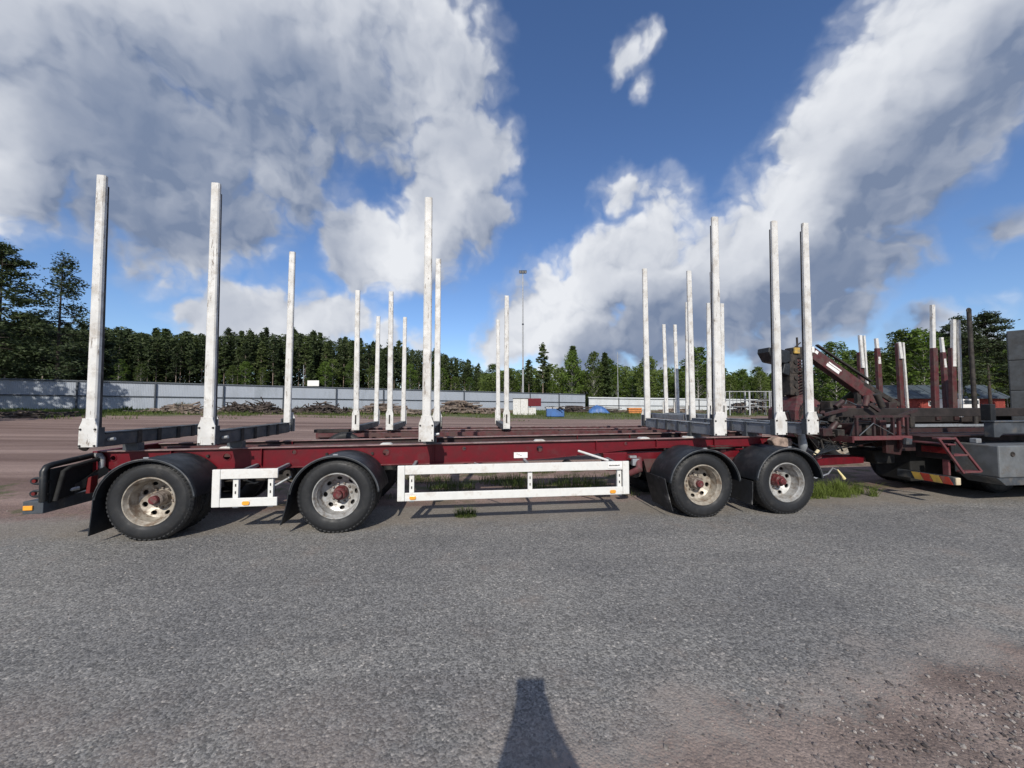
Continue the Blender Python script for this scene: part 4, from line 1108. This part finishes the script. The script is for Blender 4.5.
def pine(h, cstart, cr_, seed, nb, ncl, size, trunk_r, leaf, bark, openness=.0, top_round=True, lean=0., sweep=.1, ncard=9):
    r = random.Random(seed)
    tk, lf = MB(), MB()
    pts = []
    for i in range(8):
        k = i / 7; pts.append((lean * k * k * h + .12 * math.sin(3 * k + seed) * k, .1 * math.sin(2 * k + seed * 2) * k, h * k))
    tk.tube(pts, [trunk_r * (1 - .85 * i / 7) for i in range(8)], 7)
    for i in range(nb):
        k = (i + r.uniform(0, .9)) / nb
        z = h * (cstart + (1 - cstart) * k) * .985
        prof = (math.sin(math.pi * min(1, .18 + .82 * k)) ** .6 if top_round else (1 - k) ** .85 + .06)
        L = cr_ * prof * r.uniform(.55, 1.1)
        a = r.uniform(0, 6.283)
        d_ = Vector((math.cos(a), math.sin(a), r.uniform(-.12, .35) + sweep * (k - .3)))
        p0 = Vector((lean * (z / h) ** 2 * h, 0, z)); p1 = p0 + d_ * L
        tk.tube([p0, (p0 + p1) / 2 + Vector((0, 0, -.05 * L)), p1], [trunk_r * .22, trunk_r * .13, trunk_r * .04], 4, cap=False)
        nc = max(1, int(ncl * (.5 + .5 * L / cr_)))
        for j in range(nc):
            kk = r.uniform(.35 + .1 * openness, 1.05)
            c = p0.lerp(p1, kk) + Vector((r.gauss(0, .10 * cr_), r.gauss(0, .10 * cr_), r.gauss(.02, .05 * cr_)))
            s_ = cr_ * r.uniform(.13, .24)
            leaf_cards(lf, c, (s_, s_, s_ * .42), ncard, size, r)
    leaf_cards(lf, Vector((lean * h, 0, h)), (.12 * cr_, .12 * cr_, .2 * cr_), 12, size, r)
    return tk, lf
def spruce(h, cr_, seed, nw, size, trunk_r, per=8):
    r = random.Random(seed); tk, lf = MB(), MB()
    tk.tube([(0, 0, 0), (0, 0, h * .5), (0, 0, h)], [trunk_r, trunk_r * .55, .02], 6)
    for i in range(nw):
        k = i / nw; z = h * (.10 + .9 * k)
        L = cr_ * ((1 - k) ** .9) * r.uniform(.8, 1.1) + .12
        for j in range(7):
            a = r.uniform(0, 6.283); LL = L * r.uniform(.6, 1.1)
            for q in range(per // 2):
                kk = r.uniform(.25, 1)
                c = Vector((math.cos(a) * LL * kk, math.sin(a) * LL * kk, z - .28 * LL * kk + .1 * LL * kk * kk))
                leaf_cards(lf, c, (.14 * cr_, .14 * cr_, .07 * cr_), 3, size, r)
    return tk, lf
def birch(h, cr_, seed, ncl, size, trunk_r, per=26, low=.2):
    r = random.Random(seed); tk, lf = MB(), MB()
    pts = [(.25 * math.sin(seed + 3 * i / 6) * i / 6, .2 * math.cos(seed * 2 + 2 * i / 6) * i / 6, h * .95 * i / 6) for i in range(7)]
    tk.tube(pts, [trunk_r * (1 - .88 * i / 6) for i in range(7)], 7)
    for i in range(ncl):
        k = r.uniform(0, 1) ** .85
        z = h * (low + (1 - low) * k)
        L = cr_ * (math.sin(math.pi * (.14 + .80 * k)) ** .75) * r.uniform(.15, 1.0) ** .55
        a = r.uniform(0, 6.283)
        c = Vector((math.cos(a) * L, math.sin(a) * L, z - .0))
        if r.random() < .35:
            p0 = Vector((0, 0, max(.1 * h, z - .9 * L - .3)))
            tk.tube([p0, p0.lerp(c, .6) + Vector((0, 0, .1)), c], [trunk_r * .25, trunk_r * .14, trunk_r * .05], 4, cap=False)
        s_ = cr_ * r.uniform(.14, .30)
        leaf_cards(lf, c, (s_, s_, s_ * .8), per, size, r)
    return tk, lf
PROTO = {}
def proto(key, pair, barkm, leafm):
    tk, lf = pair
    t_ = tk.build('trunk', barkm, smooth=0); l_ = lf.build('crown', leafm)
    COL.objects.unlink(t_); COL.objects.unlink(l_)
    PROTO[key] = (t_, l_)
def tree(key, name, loc, sc, rz, label, cat, group=None):
    e = empty(name, loc, rz); e.scale = (sc[0], sc[0], sc[1]); tag(e, label, cat, group)
    for src in PROTO[key]:
        c = src.copy(); COL.objects.link(c); c.parent = e
    return e
for i in range(5):   # tall slender forest pines, height 20
    proto('fp%d' % i, pine(20, (.30, .42, .36, .48, .25)[i], 2.9, 20 + i, 52, 6, .40, .17, M['needle_dark'], M['bark'], top_round=False, sweep=.25), M['bark'], M['needle'] if i % 2 else M['needle_dark'])
for i in range(3): proto('sp%d' % i, spruce(18, 2.9, 50 + i, 40, .44, .2), M['bark_dark'], M['spruce'])
for i in range(4): proto('bi%d' % i, birch(15, 3.3, 70 + i, 170, .27, .13, per=22, low=.10), M['bark_birch'], M['birch'] if i % 2 else M['birch_b'])
for i in range(2): proto('bu%d' % i, birch(4.5, 2.0, 90 + i, 60, .17, .06, per=18, low=.06), M['bark_birch'], M['birch_b'])
r3 = random.Random(5)
# (a) dense wood behind the long fence, left half of the view
def forest_top(px):
    prof = [(-80, 318), (90, 327), (180, 331), (290, 331), (330, 336), (400, 344), (455, 355), (480, 366), (500, 372)]
    for (a, ya), (b, yb) in zip(prof, prof[1:]):
        if a <= px <= b: return ya + (yb - ya) * (px - a) / (b - a)
    return 372
def depth_left(px): return 84 + max(0, px + 60) * .145
for row, (dy, n) in enumerate(((0, 62), (9, 58), (18, 54), (30, 50))):
    for i in range(n):
        px = -60 + 545 * (i + r3.uniform(.1, .9)) / n
        Y = depth_left(px) + dy + r3.uniform(-3, 3)
        x = at(px, Y); g0 = gz(x, Y)
        hh = (z_at(forest_top(px) + r3.uniform(-3, 12) + (4 if row == 0 else 0), Y) - g0)
        key = r3.choice(('fp0', 'fp1', 'fp2', 'fp3', 'fp4', 'fp0', 'fp2', 'sp0', 'sp1'))
        base = 20 if key[0] == 'f' else 18
        sp = key[0] == 's'
        sec = 'left of the leftmost stake' if px < 90 else 'between the two leftmost stakes' if px < 212 else 'between the second and third tall stakes' if px < 427 else 'right of the third tall stake'
        kindw = ('front-row ' if row == 0 else 'second-row ' if row == 1 else 'rear ') + ('dark spruce' if sp else 'slender pine')
        tree(key, 'spruce_tree' if sp else 'pine_tree', (x, Y, g0 - .1), (min(1.25, max(.7, hh / base)) * r3.uniform(.9, 1.15), hh / base), r3.uniform(0, 6.28),
             kindw + ' of the dense wood, ' + sec, 'tree', 'trees of the dense wood behind the long fence')
# young birches at the wood's edge
for i, px in enumerate((118, 140, 215, 232, 245, 262, 325, 332, 352, 372, 410, 432, 442, 455, 470, 484)):
    Y = depth_left(px) - 10 + r3.uniform(-4, 3); x = at(px, Y); g0 = gz(x, Y)
    hh = r3.uniform(4.5, 8.0) if px < 320 else r3.uniform(7, 11)
    tree('bi%d' % (i % 4), 'birch_tree', (x, Y, g0), (hh / 15 * 1.25, hh / 15), r3.uniform(0, 6), 'light green young birch at the wood edge, ' + ('between the two leftmost stakes' if px < 205 else 'just right of the second tall stake' if px < 290 else 'right of the far stake and white sign' if px < 420 else 'left of the floodlight mast'), 'tree', 'young birches along the wood edge')
# (b) mixed trees from the gap to the right edge
def skyline(px):
    prof = [(480, 372), (500, 362), (545, 362), (560, 360), (600, 358), (640, 362), (690, 358), (740, 366), (800, 368), (830, 352), (880, 350), (905, 338), (950, 334), (1100, 338)]
    for (a, ya), (b, yb) in zip(prof, prof[1:]):
        if a <= px <= b: return ya + (yb - ya) * (px - a) / (b - a)
    return 360
for row, (dy, n) in enumerate(((0, 40), (10, 38), (22, 34))):
    for i in range(n):
        px = 488 + 600 * (i + r3.uniform(.05, .95)) / n
        Y = 118 - .035 * (px - 488) + dy + r3.uniform(-4, 4)
        x = at(px, Y); g0 = gz(x, Y)
        hh = z_at(skyline(px) + r3.uniform(-2, 18), Y) - g0
        key = r3.choice(('bi0', 'bi1', 'bi2', 'bi3', 'bi1', 'bi3', 'fp1', 'fp3', 'sp2', 'sp0')) if row else r3.choice(('bi0', 'bi1', 'bi2', 'bi3'))
        if row == 0: hh *= .85
        nm, base, lb = {'b': ('birch_tree', 15, 'mid green birch in the mixed wood right of the floodlight mast'), 'f': ('pine_tree', 20, 'pine among the birches right of the floodlight mast'), 's': ('spruce_tree', 18, 'dark spruce among the birches right of the floodlight mast')}[key[0]]
        sec = 'between the mast and the front stakes' if px < 640 else 'between the front stakes and the crane' if px < 800 else 'right of the crane column'
        lb = ('front-row ' if row == 0 else 'second-row ' if row == 1 else 'rear ') + {'b': 'birch', 'f': 'pine', 's': 'spruce'}[key[0]] + ' of the mixed wood, ' + sec
        tree(key, nm, (x, Y, g0 - .1), (hh / base * r3.uniform(.95, 1.25), hh / base), r3.uniform(0, 6.28), lb, 'tree', 'trees of the mixed wood right of the mast')
# trees that stand out of the skyline
for (px, py, key, Y, wd, lab) in ((529, 360, 'fp3', 112, 1.25, 'ragged pine just right of the floodlight mast'),
                                   (543, 344, 'fp1', 110, 1.2, 'tall narrow pine rising alone right of the floodlight mast'),
                                   (573, 345, 'sp1', 112, 1.35, 'tall pointed spruce at the left end of the mixed wood'),
                                   (594, 353, 'bi1', 108, .9, 'thin birch left of the dark spruce beside the pale pole'),
                                   (572, 352, 'bi0', 108, 1.0, 'birch in front of the tall pointed spruce'),
                                   (605, 352, 'sp0', 110, 1.5, 'dark pointed spruce just left of the pale pole'),
                                   (698, 348, 'bi2', 96, 1.5, 'bright green birch showing between the front stakes'),
                                   (648, 357, 'bi3', 104, 1.2, 'round birch behind the stakes of the trailer front'),
                                   (836, 343, 'bi0', 96, 1.35, 'broad birch behind the crane boom'),
                                   (872, 352, 'bi3', 92, 1.3, 'loose birch left of the red and white stakes'),
                                   (905, 332, 'bi1', 90, 1.3, 'tall dense birch behind the red and white stakes'),
                                   (925, 330, 'bi2', 86, 1.4, 'tallest round birch left of the right-hand pines')):
    x = at(px, Y); g0 = gz(x, Y); base = {'f': 20, 's': 18, 'b': 15}[key[0]]
    hh = z_at(py, Y) - g0
    tree(key, {'f': 'pine_tree', 's': 'spruce_tree', 'b': 'birch_tree'}[key[0]], (x, Y, g0 - .1), (hh / base * wd * .9, hh / base), r3.uniform(0, 6), lab, 'tree')
# large single pines, modelled finer
def big(px, Y, py, cr_, cstart, seed, nb, ncl, label, lean=0., top_round=True, size=.16, leafm='needle_dark', tr_=.24, sweep=.1):
    x = at(px, Y); g0 = gz(x, Y); h_ = z_at(py, Y) - g0
    tk, lf = pine(h_, cstart, cr_, seed, nb, ncl, size, tr_, None, None, 1., top_round, lean, sweep, ncard=15)
    e = empty('pine_tree', (x, Y, g0)); tag(e, label, 'tree')
    tk.build('trunk', M['bark_dark'], e, smooth=0); lf.build('crown', M[leafm], e)
big(-6, 52, 243, 4.6, .12, 101, 100, 12, 'big dark pine cut off by the left edge of the picture', size=.22)
big(56, 56, 256, 4.7, .16, 103, 62, 10, 'tall open pine with layered branches near the left edge', top_round=False, size=.20)
big(24, 64, 318, 4.4, .05, 105, 100, 14, 'low dark pine between the two big pines at the left', size=.22)
big(88, 66, 335, 3.6, .05, 107, 90, 12, 'low dark pine just behind the leftmost stake', size=.22)
big(-40, 58, 300, 4.2, .06, 109, 90, 12, 'dark pine beyond the left edge beside the big pine', size=.24)
big(990, 62, 312, 3.3, .50, 111, 52, 16, 'umbrella-topped pine with bare trunk near the right edge', lean=-.02, size=.18)
big(962, 60, 317, 2.9, .20, 113, 70, 14, 'dark pine left of the umbrella-topped pine', size=.18)
big(1024, 66, 335, 3.4, .2, 117, 70, 12, 'dark pine behind the grey box body at the right edge', size=.2)
for i, (x, y, hh) in enumerate(((-45.5, 21.5, 15.), (-41.0, 24., 12.5), (-50., 19., 15.), (-37.5, 25.5, 9.0))):
    tree('bi%d' % i, 'birch_tree', (x, y, gz(x, y)), (hh / 15, hh / 15), i * 1.3, 'birch outside the left edge whose shadow falls on the long fence', 'tree', 'birches left of the view')
# far wood seen only as a mass between the trunks
r4 = random.Random(9)
for part_ in (0, 1):
    mass = MB()
    for i in range(34000 if part_ == 0 else 26000):
        if part_ == 0: px = r4.uniform(-90, 500); Y = depth_left(px) + r4.uniform(2, 34); topy = forest_top(max(-80, px)) + 4 + 5 * mnoise.noise(Vector((px * .11, 1.7, 0)))
        else: px = r4.uniform(480, 1120); Y = 116 + r4.uniform(2, 34); topy = skyline(px) + 8 + 9 * mnoise.noise(Vector((px * .07, 4.7, 0)))
        x = at(px, Y); g0 = gz(x, Y); zt_ = z_at(topy, Y)
        z = g0 + (zt_ - g0) * r4.uniform(0, 1) ** (1.15 if part_ == 0 else 1.3)
        leaf_cards(mass, Vector((x, Y, z)), (1., 1., .8), 4, .5, r4)
    tag(mass.build('far_wood', M['needle'] if part_ == 0 else M['birch']), 'dark far wood filling in behind the pines on the left' if part_ == 0 else 'green far wood filling in behind the birches on the right', 'wood', kind='stuff')

# ------------------------------------------------------------------ things along the fence
def stick_pile(name, px0, px1, Y, h_, n, matk, label, seed, L=(.8, 2.4), rr=(.03, .10), peak=1.):
    r = random.Random(seed); m_ = MB(); x0, x1 = at(px0, Y), at(px1, Y)
    for i in range(n):
        k = r.uniform(0, 1); x = x0 + (x1 - x0) * k; y = Y + r.uniform(-1.2, 1.2)
        env = h_ * (math.sin(math.pi * min(1, max(0, k))) ** .5) * (.75 + .35 * math.sin(9 * k + seed)) * (1 - abs(y - Y) / 2.2)
        z = gz(x, y) + r.uniform(0, 1) ** .8 * max(.1, env)
        a = r.uniform(0, 6.28); d_ = Vector((math.cos(a), math.sin(a) * .6, r.gauss(0, .32 * peak))).normalized() * r.uniform(*L) / 2
        p = Vector((x, y, z)); q = r.uniform(*rr)
        m_.tube([p - d_, p + Vector((0, 0, r.uniform(-.1, .1))), p + d_], [q, q * .9, q * .6], 5)
    o_ = m_.build(name, M[matk]); tag(o_, label, 'pile', kind='stuff'); return o_
stick_pile('brushwood_pile', 226, 276, 40, 1.35, 300, 'wood_dark', 'dark brushwood heap with sticking out branches by the long fence', 1)
stick_pile('brushwood_pile', 290, 345, 42, 1.15, 300, 'wood_dark', 'lower dark brushwood heap right of the first one', 2, peak=.7)
stick_pile('board_pile', 150, 216, 38, .9, 240, 'wood', 'grey heap of broken boards behind the second stake', 3, L=(1., 2.8), peak=.4)
stick_pile('board_pile', 350, 425, 44, 1.3, 260, 'wood', 'long grey pile of old boards behind the slim stakes', 4, L=(1.5, 3.5), peak=.25)
stick_pile('log_pile', 440, 500, 48, 1.7, 320, 'wood', 'brown stack of timber and logs left of the floodlight mast', 5, L=(2., 4.), rr=(.06, .14), peak=.12)
stick_pile('log_pile', 560, 612, 56, 1.2, 160, 'wood_dark', 'low dark timber pile beside the blue tarp', 6, L=(2., 5.), rr=(.05, .12), peak=.12)
stick_pile('scrap_pile', 0, 62, 31, .42, 160, 'wood_dark', 'low row of dark scrap under the fence at the left edge', 7, peak=.2)
stick_pile('board_pile', 610, 720, 60, .9, 160, 'wood', 'low row of old boards behind the front stakes', 8, L=(1.5, 4.), peak=.12)
def put(px, Y): x = at(px, Y); return x, Y, gz(x, Y)
x, y, z = put(528, 46)
o = empty('cabinet', (x, y, z)); tag(o, 'white cabinet with a red box on its right side by the fence', 'cabinet')
sc_ = 46 / F
MB().box(-15 * sc_, 0, 0, .9, .02, 1.95).build('cabinet_body', M['stake'], o, bevel=.03)
MB().box(-15.3 * sc_, .3 * sc_, -.06, .95, 1.951, 2.03).build('cabinet_roof', M['bolster'], o, bevel=.01)
MB().box(-7.6 * sc_, -7.4 * sc_, -.012, -.001, .1, 1.9).build('door_gap', M['under'], o)
MB().box(.02, 13 * sc_, -.15, .7, 1.05, 2.0).build('red_box', M['red'], o, bevel=.03)
MB().box(.05, 8 * sc_, .1, .6, .02, .9).build('plinth', M['stake'], o)
x, y, z = put(555, 42)
o = empty('blue_container', (x, y, z)); tag(o, 'open blue plastic container with a pale rim on the grass', 'container')
MB().box(-.95, .95, -.4, .5, .05, .95).build('tub', M['blue'], o, bevel=.06)
MB().box(-1.0, 1.0, -.45, .55, .951, 1.03).build('lip', M['label'], o, bevel=.02)
for sx in (-.5, .5): MB().box(sx - .06, sx + .06, -.43, -.401, .1, .94).build('rib', M['blue'], o)
stick_pile('scrap_heap', 547, 562, 42.3, .3, 30, 'under', 'black scrap heaped in the blue container', 12, L=(.4, 1.), peak=.5).location.z = .9
x, y, z = put(598, 54)
m_ = MB(); r5 = random.Random(3)
for j in range(8):
    for i in range(12):
        m_.v.append((-1.5 + 3. * i / 11, -.9 + 1.8 * j / 7, .05 + 1.05 * (math.sin(math.pi * i / 11) ** .7) * (math.sin(math.pi * j / 7) ** .6) * r5.uniform(.8, 1.15)))
m_.f = [(j * 12 + i, j * 12 + i + 1, (j + 1) * 12 + i + 1, (j + 1) * 12 + i) for j in range(7) for i in range(11)]
tag(m_.build('tarpaulin', M['blue'], loc=(x, y, z)), 'crumpled blue tarpaulin over a heap near the pale fence', 'tarpaulin')
x, y, z = put(634, 56)
o = empty('orange_crate', (x, y, z)); tag(o, 'orange crate on the grass left of the far front stakes', 'crate')
for k in range(3): MB().box(-.95, .95, -.5, .5, .05 + k * .28, .27 + k * .28).build('board', M['orange'], o, bevel=.02)
MB().box(-.9, .9, -.45, .45, .06, .8).build('filling', M['wood_dark'], o)
# steel stillage racks right of the middle
for i, (px, w_) in enumerate(((737, 2.6), (757, 2.6), (777, 2.4))):
    x, y, z = put(px, 52)
    o = empty('steel_rack', (x, y, z)); tag(o, ('open steel mesh rack at the left of the row behind the crane', 'middle steel mesh rack with timber in it behind the crane', 'steel mesh rack filled with firewood next to the crane')[i], 'rack', 'steel racks behind the crane')
    h_ = z_at(391, 52) - z
    for sx in (-1, 1):
        for yy in (-.5, .5): MB().box(sx * w_ / 2 - .05, sx * w_ / 2 + .05, yy - .05, yy + .05, 0, h_).build('post', M['lamp_grey'], o)
    for zq in (.35, .62, .98):
        for yy in (-.5, .5): MB().box(-w_ / 2 + .051, w_ / 2 - .051, yy - .03, yy + .03, h_ * zq - .03, h_ * zq + .03).build('bar', M['lamp_grey'], o)
    for q in range(4): MB().box(-w_ / 2 + w_ * (q + .8) / 5, -w_ / 2 + w_ * (q + .8) / 5 + .04, -.52, -.48, .3, h_ * .97).build('mesh_bar', M['post'], o)
    fl = MB()
    for q in range(60):
        a = r5.uniform(-w_ / 2 + .2, w_ / 2 - .2); zq = r5.uniform(.3, h_ * (.5 + .18 * i))
        fl.tube([(a, -.42, zq), (a + r5.uniform(-.1, .1), .4, zq + r5.uniform(-.05, .05))], r5.uniform(.06, .13), 6)
    tag(fl.build('firewood', M['wood' if i == 2 else 'wood_dark'], o), kind='stuff')
# red barn at the right
x, y, z = put(940, 74)
o = empty('red_barn', (x, y, z), R(-6)); tag(o, 'low red barn with a dark sheet roof behind the red and white stakes', 'building')
hw = 11.; zt_ = z_at(398, 74) - z; zr_ = z_at(385, 74) - z
for k in range(22):
    MB().box(-hw + k * 1.0 + .01, -hw + (k + 1) * 1.0 - .01, 0, .06, .1, zt_).build('wall_board', M['barn'], o)
MB().box(-hw + .05, hw - .05, .065, 8, .05, zt_ - .01).build('wall', M['barn'], o)
m_ = MB(); m_.add([(-hw - .6, -.7, zt_ - .15), (hw + .6, -.7, zt_ - .15), (hw + .6, 4., zr_), (-hw - .6, 4., zr_), (hw + .6, 8.7, zt_ - .15), (-hw - .6, 8.7, zt_ - .15),
               (-hw - .6, -.7, zt_ + .0), (hw + .6, -.7, zt_ + .0), (hw + .6, 4., zr_ + .15), (-hw - .6, 4., zr_ + .15), (hw + .6, 8.7, zt_), (-hw - .6, 8.7, zt_)],
              [(0, 3, 2, 1), (3, 5, 4, 2), (6, 7, 8, 9), (9, 8, 10, 11), (0, 1, 7, 6), (5, 11, 10, 4), (0, 6, 9, 3), (3, 9, 11, 5), (1, 2, 8, 7), (2, 4, 10, 8)])
rf = m_.build('roof', M['roof'], o)
for k in range(12): MB().bar((-hw + k * 2., -.68, zt_ + .03), (-hw + k * 2., 3.95, zr_ + .18), .06, .06).build('roof_seam', M['roof'], rf)
for sx in (-6.5, -1.5, 4.0):
    wn_ = MB().box(sx - .6, sx + .6, -.03, -.002, 1.0, 2.0).build('window', M['label'], o); MB().box(sx - .5, sx + .5, -.04, -.031, 1.1, 1.9).build('pane', M['glass'], wn_)
x, y, z = put(964, 60)
o = empty('white_van', (x, y, z)); tag(o, 'white van box partly hidden behind the right-hand stakes', 'van')
MB().box(-1.3, 1.3, -.9, 3.5, .5, 2.25).build('body', M['white'], o, bevel=.12)
MB().box(-1.1, 1.1, -.93, -.901, 1.45, 2.05).build('rear_window', M['glass'], o, bevel=.01)
for sx in (-.9, .9): MB().lathe([(-.12, 0), (-.12, .34), (.12, .34), (.12, 0)], 20).build('wheel', M['tyre'], o, loc=(sx, -.3, .34)).rotation_euler = (0, 0, R(90))

# ------------------------------------------------------------------ grass and weeds
def blades(m_, cx_, cy_, rx, ry, n, h_, r, w_=.006, lean=.35):
    for _ in range(n):
        a = r.uniform(0, 6.283); q = math.sqrt(r.random())
        x, y = cx_ + rx * q * math.cos(a), cy_ + ry * q * math.sin(a); z = gz(x, y)
        hh = h_ * r.uniform(.45, 1.15); b = r.uniform(0, 6.283); l_ = hh * r.uniform(0, lean * 2)
        dx, dy = math.cos(b), math.sin(b); px_, py_ = -dy * w_, dx * w_
        p1 = (x + dx * l_ * .4, y + dy * l_ * .4, z + hh * .62); p2 = (x + dx * l_, y + dy * l_, z + hh)
        m_.add([(x - px_, y - py_, z), (x + px_, y + py_, z), (p1[0] + px_ * .8, p1[1] + py_ * .8, p1[2]), (p1[0] - px_ * .8, p1[1] - py_ * .8, p1[2]), p2], [(0, 1, 2, 3), (3, 2, 4)])
def loc2(s, t): p = TR_ORIGIN + U * s + V * t; return p.x, p.y
rg = random.Random(21)
m_ = MB(); blades(m_, *loc2(.08, .62), .17, .10, 260, .15, rg, .0035, .6)
tag(m_.build('grass_tuft', M['grass']), 'small grass tuft on the asphalt below the long side guard', 'grass', kind='stuff')
m_ = MB()
for q in range(60):
    sx = rg.uniform(6.0, 7.75); blades(m_, *loc2(sx, 1.15 + rg.uniform(-.25, .35)), rg.uniform(.06, .18), rg.uniform(.05, .12), rg.randint(30, 80), rg.uniform(.08, .27), rg, .0035, rg.uniform(.5, 1.1))
blades(m_, *loc2(7.3, 1.2), .08, .06, 40, .36, rg, .004, .4)
tag(m_.build('grass_tuft', M['grass']), 'weeds and grass growing under the drawbar in front of the last wheel', 'grass', kind='stuff')
m_ = MB()
for (s, tq, n, h_) in ((-.2, 2.6, 380, .22), (.9, 3.0, 380, .26), (1.35, 2.4, 240, .3), (2.3, 1.9, 300, .38), (2.45, 2.6, 240, .34), (-.7, 3.4, 300, .2), (1.9, 4.2, 420, .22), (-2.6, 2.9, 300, .25), (.2, 4.4, 420, .2)):
    blades(m_, *loc2(s, tq), .5, .3, n, h_ * .8, rg, .004, .6)
for q in range(60):
    blades(m_, *loc2(rg.uniform(-4, 5.5), rg.uniform(1.5, 5)), .18, .12, 30, .11, rg, .004, .6)
tag(m_.build('grass_tuft', M['grass']), 'straggling weeds on the dirt strip under and behind the trailer', 'grass', kind='stuff')
m_ = MB()
for q in range(2600):
    k = rg.uniform(-.25, 1.4); d_ = abs(rg.gauss(0, 1)) * (3.6 + 9. * max(0, k - .2)) + .2
    x = -46.5 + 59.4 * k + .485 * d_; y = 35 + 33 * k - .874 * d_
    if y < 20: continue
    blades(m_, x, y, 1.2, .6, 26, rg.uniform(.14, .38), rg, .022, .5)
for (px, Y) in ((182, 38), (186, 38.5), (20, 32), (128, 37), (350, 46), (300, 45)):
    x = at(px, Y); blades(m_, x, Y, .5, .3, 70, 1.0 if px > 170 and px < 190 else .6, rg, .04)
tag(m_.build('grass_strip', M['grass']), 'rough green grass strip along the foot of the long fence', 'grass', kind='stuff')

# ------------------------------------------------------------------ the photographer (casts the shadow in the foreground)
P = empty('person', (0, 0, 0)); tag(P, 'standing photographer in a dark jacket whose shadow falls on the near asphalt', 'person')
vv = [(0, -.40, .98), (0, -.41, 1.22), (0, -.40, 1.44), (0, -.37, 1.53), (0, -.35, 1.60), (0, -.34, 1.70), (0, -.35, 1.775),      # 0-6 pelvis .. head top
      (.19, -.40, 1.42), (.33, -.28, 1.20), (.09, -.09, 1.58),                                                       # 7-9 right arm
      (-.19, -.40, 1.42), (-.20, -.26, 1.20), (-.07, -.09, 1.60),                                                    # 10-12 left arm
      (.11, -.40, .90), (.14, -.39, .50), (.15, -.42, .09), (.17, -.26, .045), (-.11, -.40, .90), (-.14, -.39, .50), (-.15, -.42, .09), (-.17, -.26, .045),
      (.085, -.06, 1.64), (-.055, -.06, 1.68)]
rad = [.16, .16, .17, .10, .10, .105, .065, .075, .052, .036, .075, .052, .036, .10, .066, .045, .042, .10, .066, .045, .042, .036, .036]
ee = [(0, 1), (1, 2), (2, 3), (3, 4), (4, 5), (5, 6), (2, 7), (7, 8), (8, 9), (2, 10), (10, 11), (11, 12), (0, 13), (13, 14), (14, 15), (15, 16), (0, 17), (17, 18), (18, 19), (19, 20), (9, 21), (12, 22)]
for (hb, sgn) in ((21, 1), (22, -1)):
    base = Vector(vv[hb])
    for k in range(4):
        i0 = len(vv); q = base + Vector((sgn * .012, .012, .028 - .017 * k))
        for j, p_ in enumerate((q, q + Vector((-sgn * .016, .018, .01)), q + Vector((-sgn * .040, .020, .018)))):
            vv.append(tuple(p_)); rad.append((.010, .0095, .008)[j])
        ee += [(hb, i0), (i0, i0 + 1), (i0 + 1, i0 + 2)]
    i0 = len(vv)
    for j, p_ in enumerate((base + Vector((-sgn * .012, -.018, .012)), base + Vector((-sgn * .03, -.010, .035)))):
        vv.append(tuple(p_)); rad.append((.012, .010)[j])
    ee += [(hb, i0), (i0, i0 + 1)]
vv = [(x, y, z * (1.9 / 1.775) if z < 1.5 or y < -.2 else z + .02) for x, y, z in vv]
me = bpy.data.meshes.new('body'); me.from_pydata(vv, ee, []); me.materials.append(M['cloth'])
bo = bpy.data.objects.new('body', me); COL.objects.link(bo); bo.parent = P
sk = bo.modifiers.new('skin', 'SKIN')
for i, sv in enumerate(me.skin_vertices[0].data): sv.radius = (rad[i], rad[i]); sv.use_root = (i == 0)
bo.modifiers.new('smooth', 'SUBSURF').levels = 2
MB().lathe([(-.10, .0), (-.095, .05), (-.06, .09), (0, .105), (.05, .098)], 20).build('hair', M['under'], P, smooth=0, loc=(0, -.355, 1.835))
ph = empty('mobile_phone', (.012, -.032, 1.735)); tag(ph, 'phone held up in front of the photographer beside the camera spot', 'phone')
MB().box(-.10, .08, -.004, .004, -.04, .06).build('case', M['black'], ph, bevel=.003)
MB().box(-.08, .08, -.0052, -.0042, -.027, .061).build('screen', M['glass'], ph)
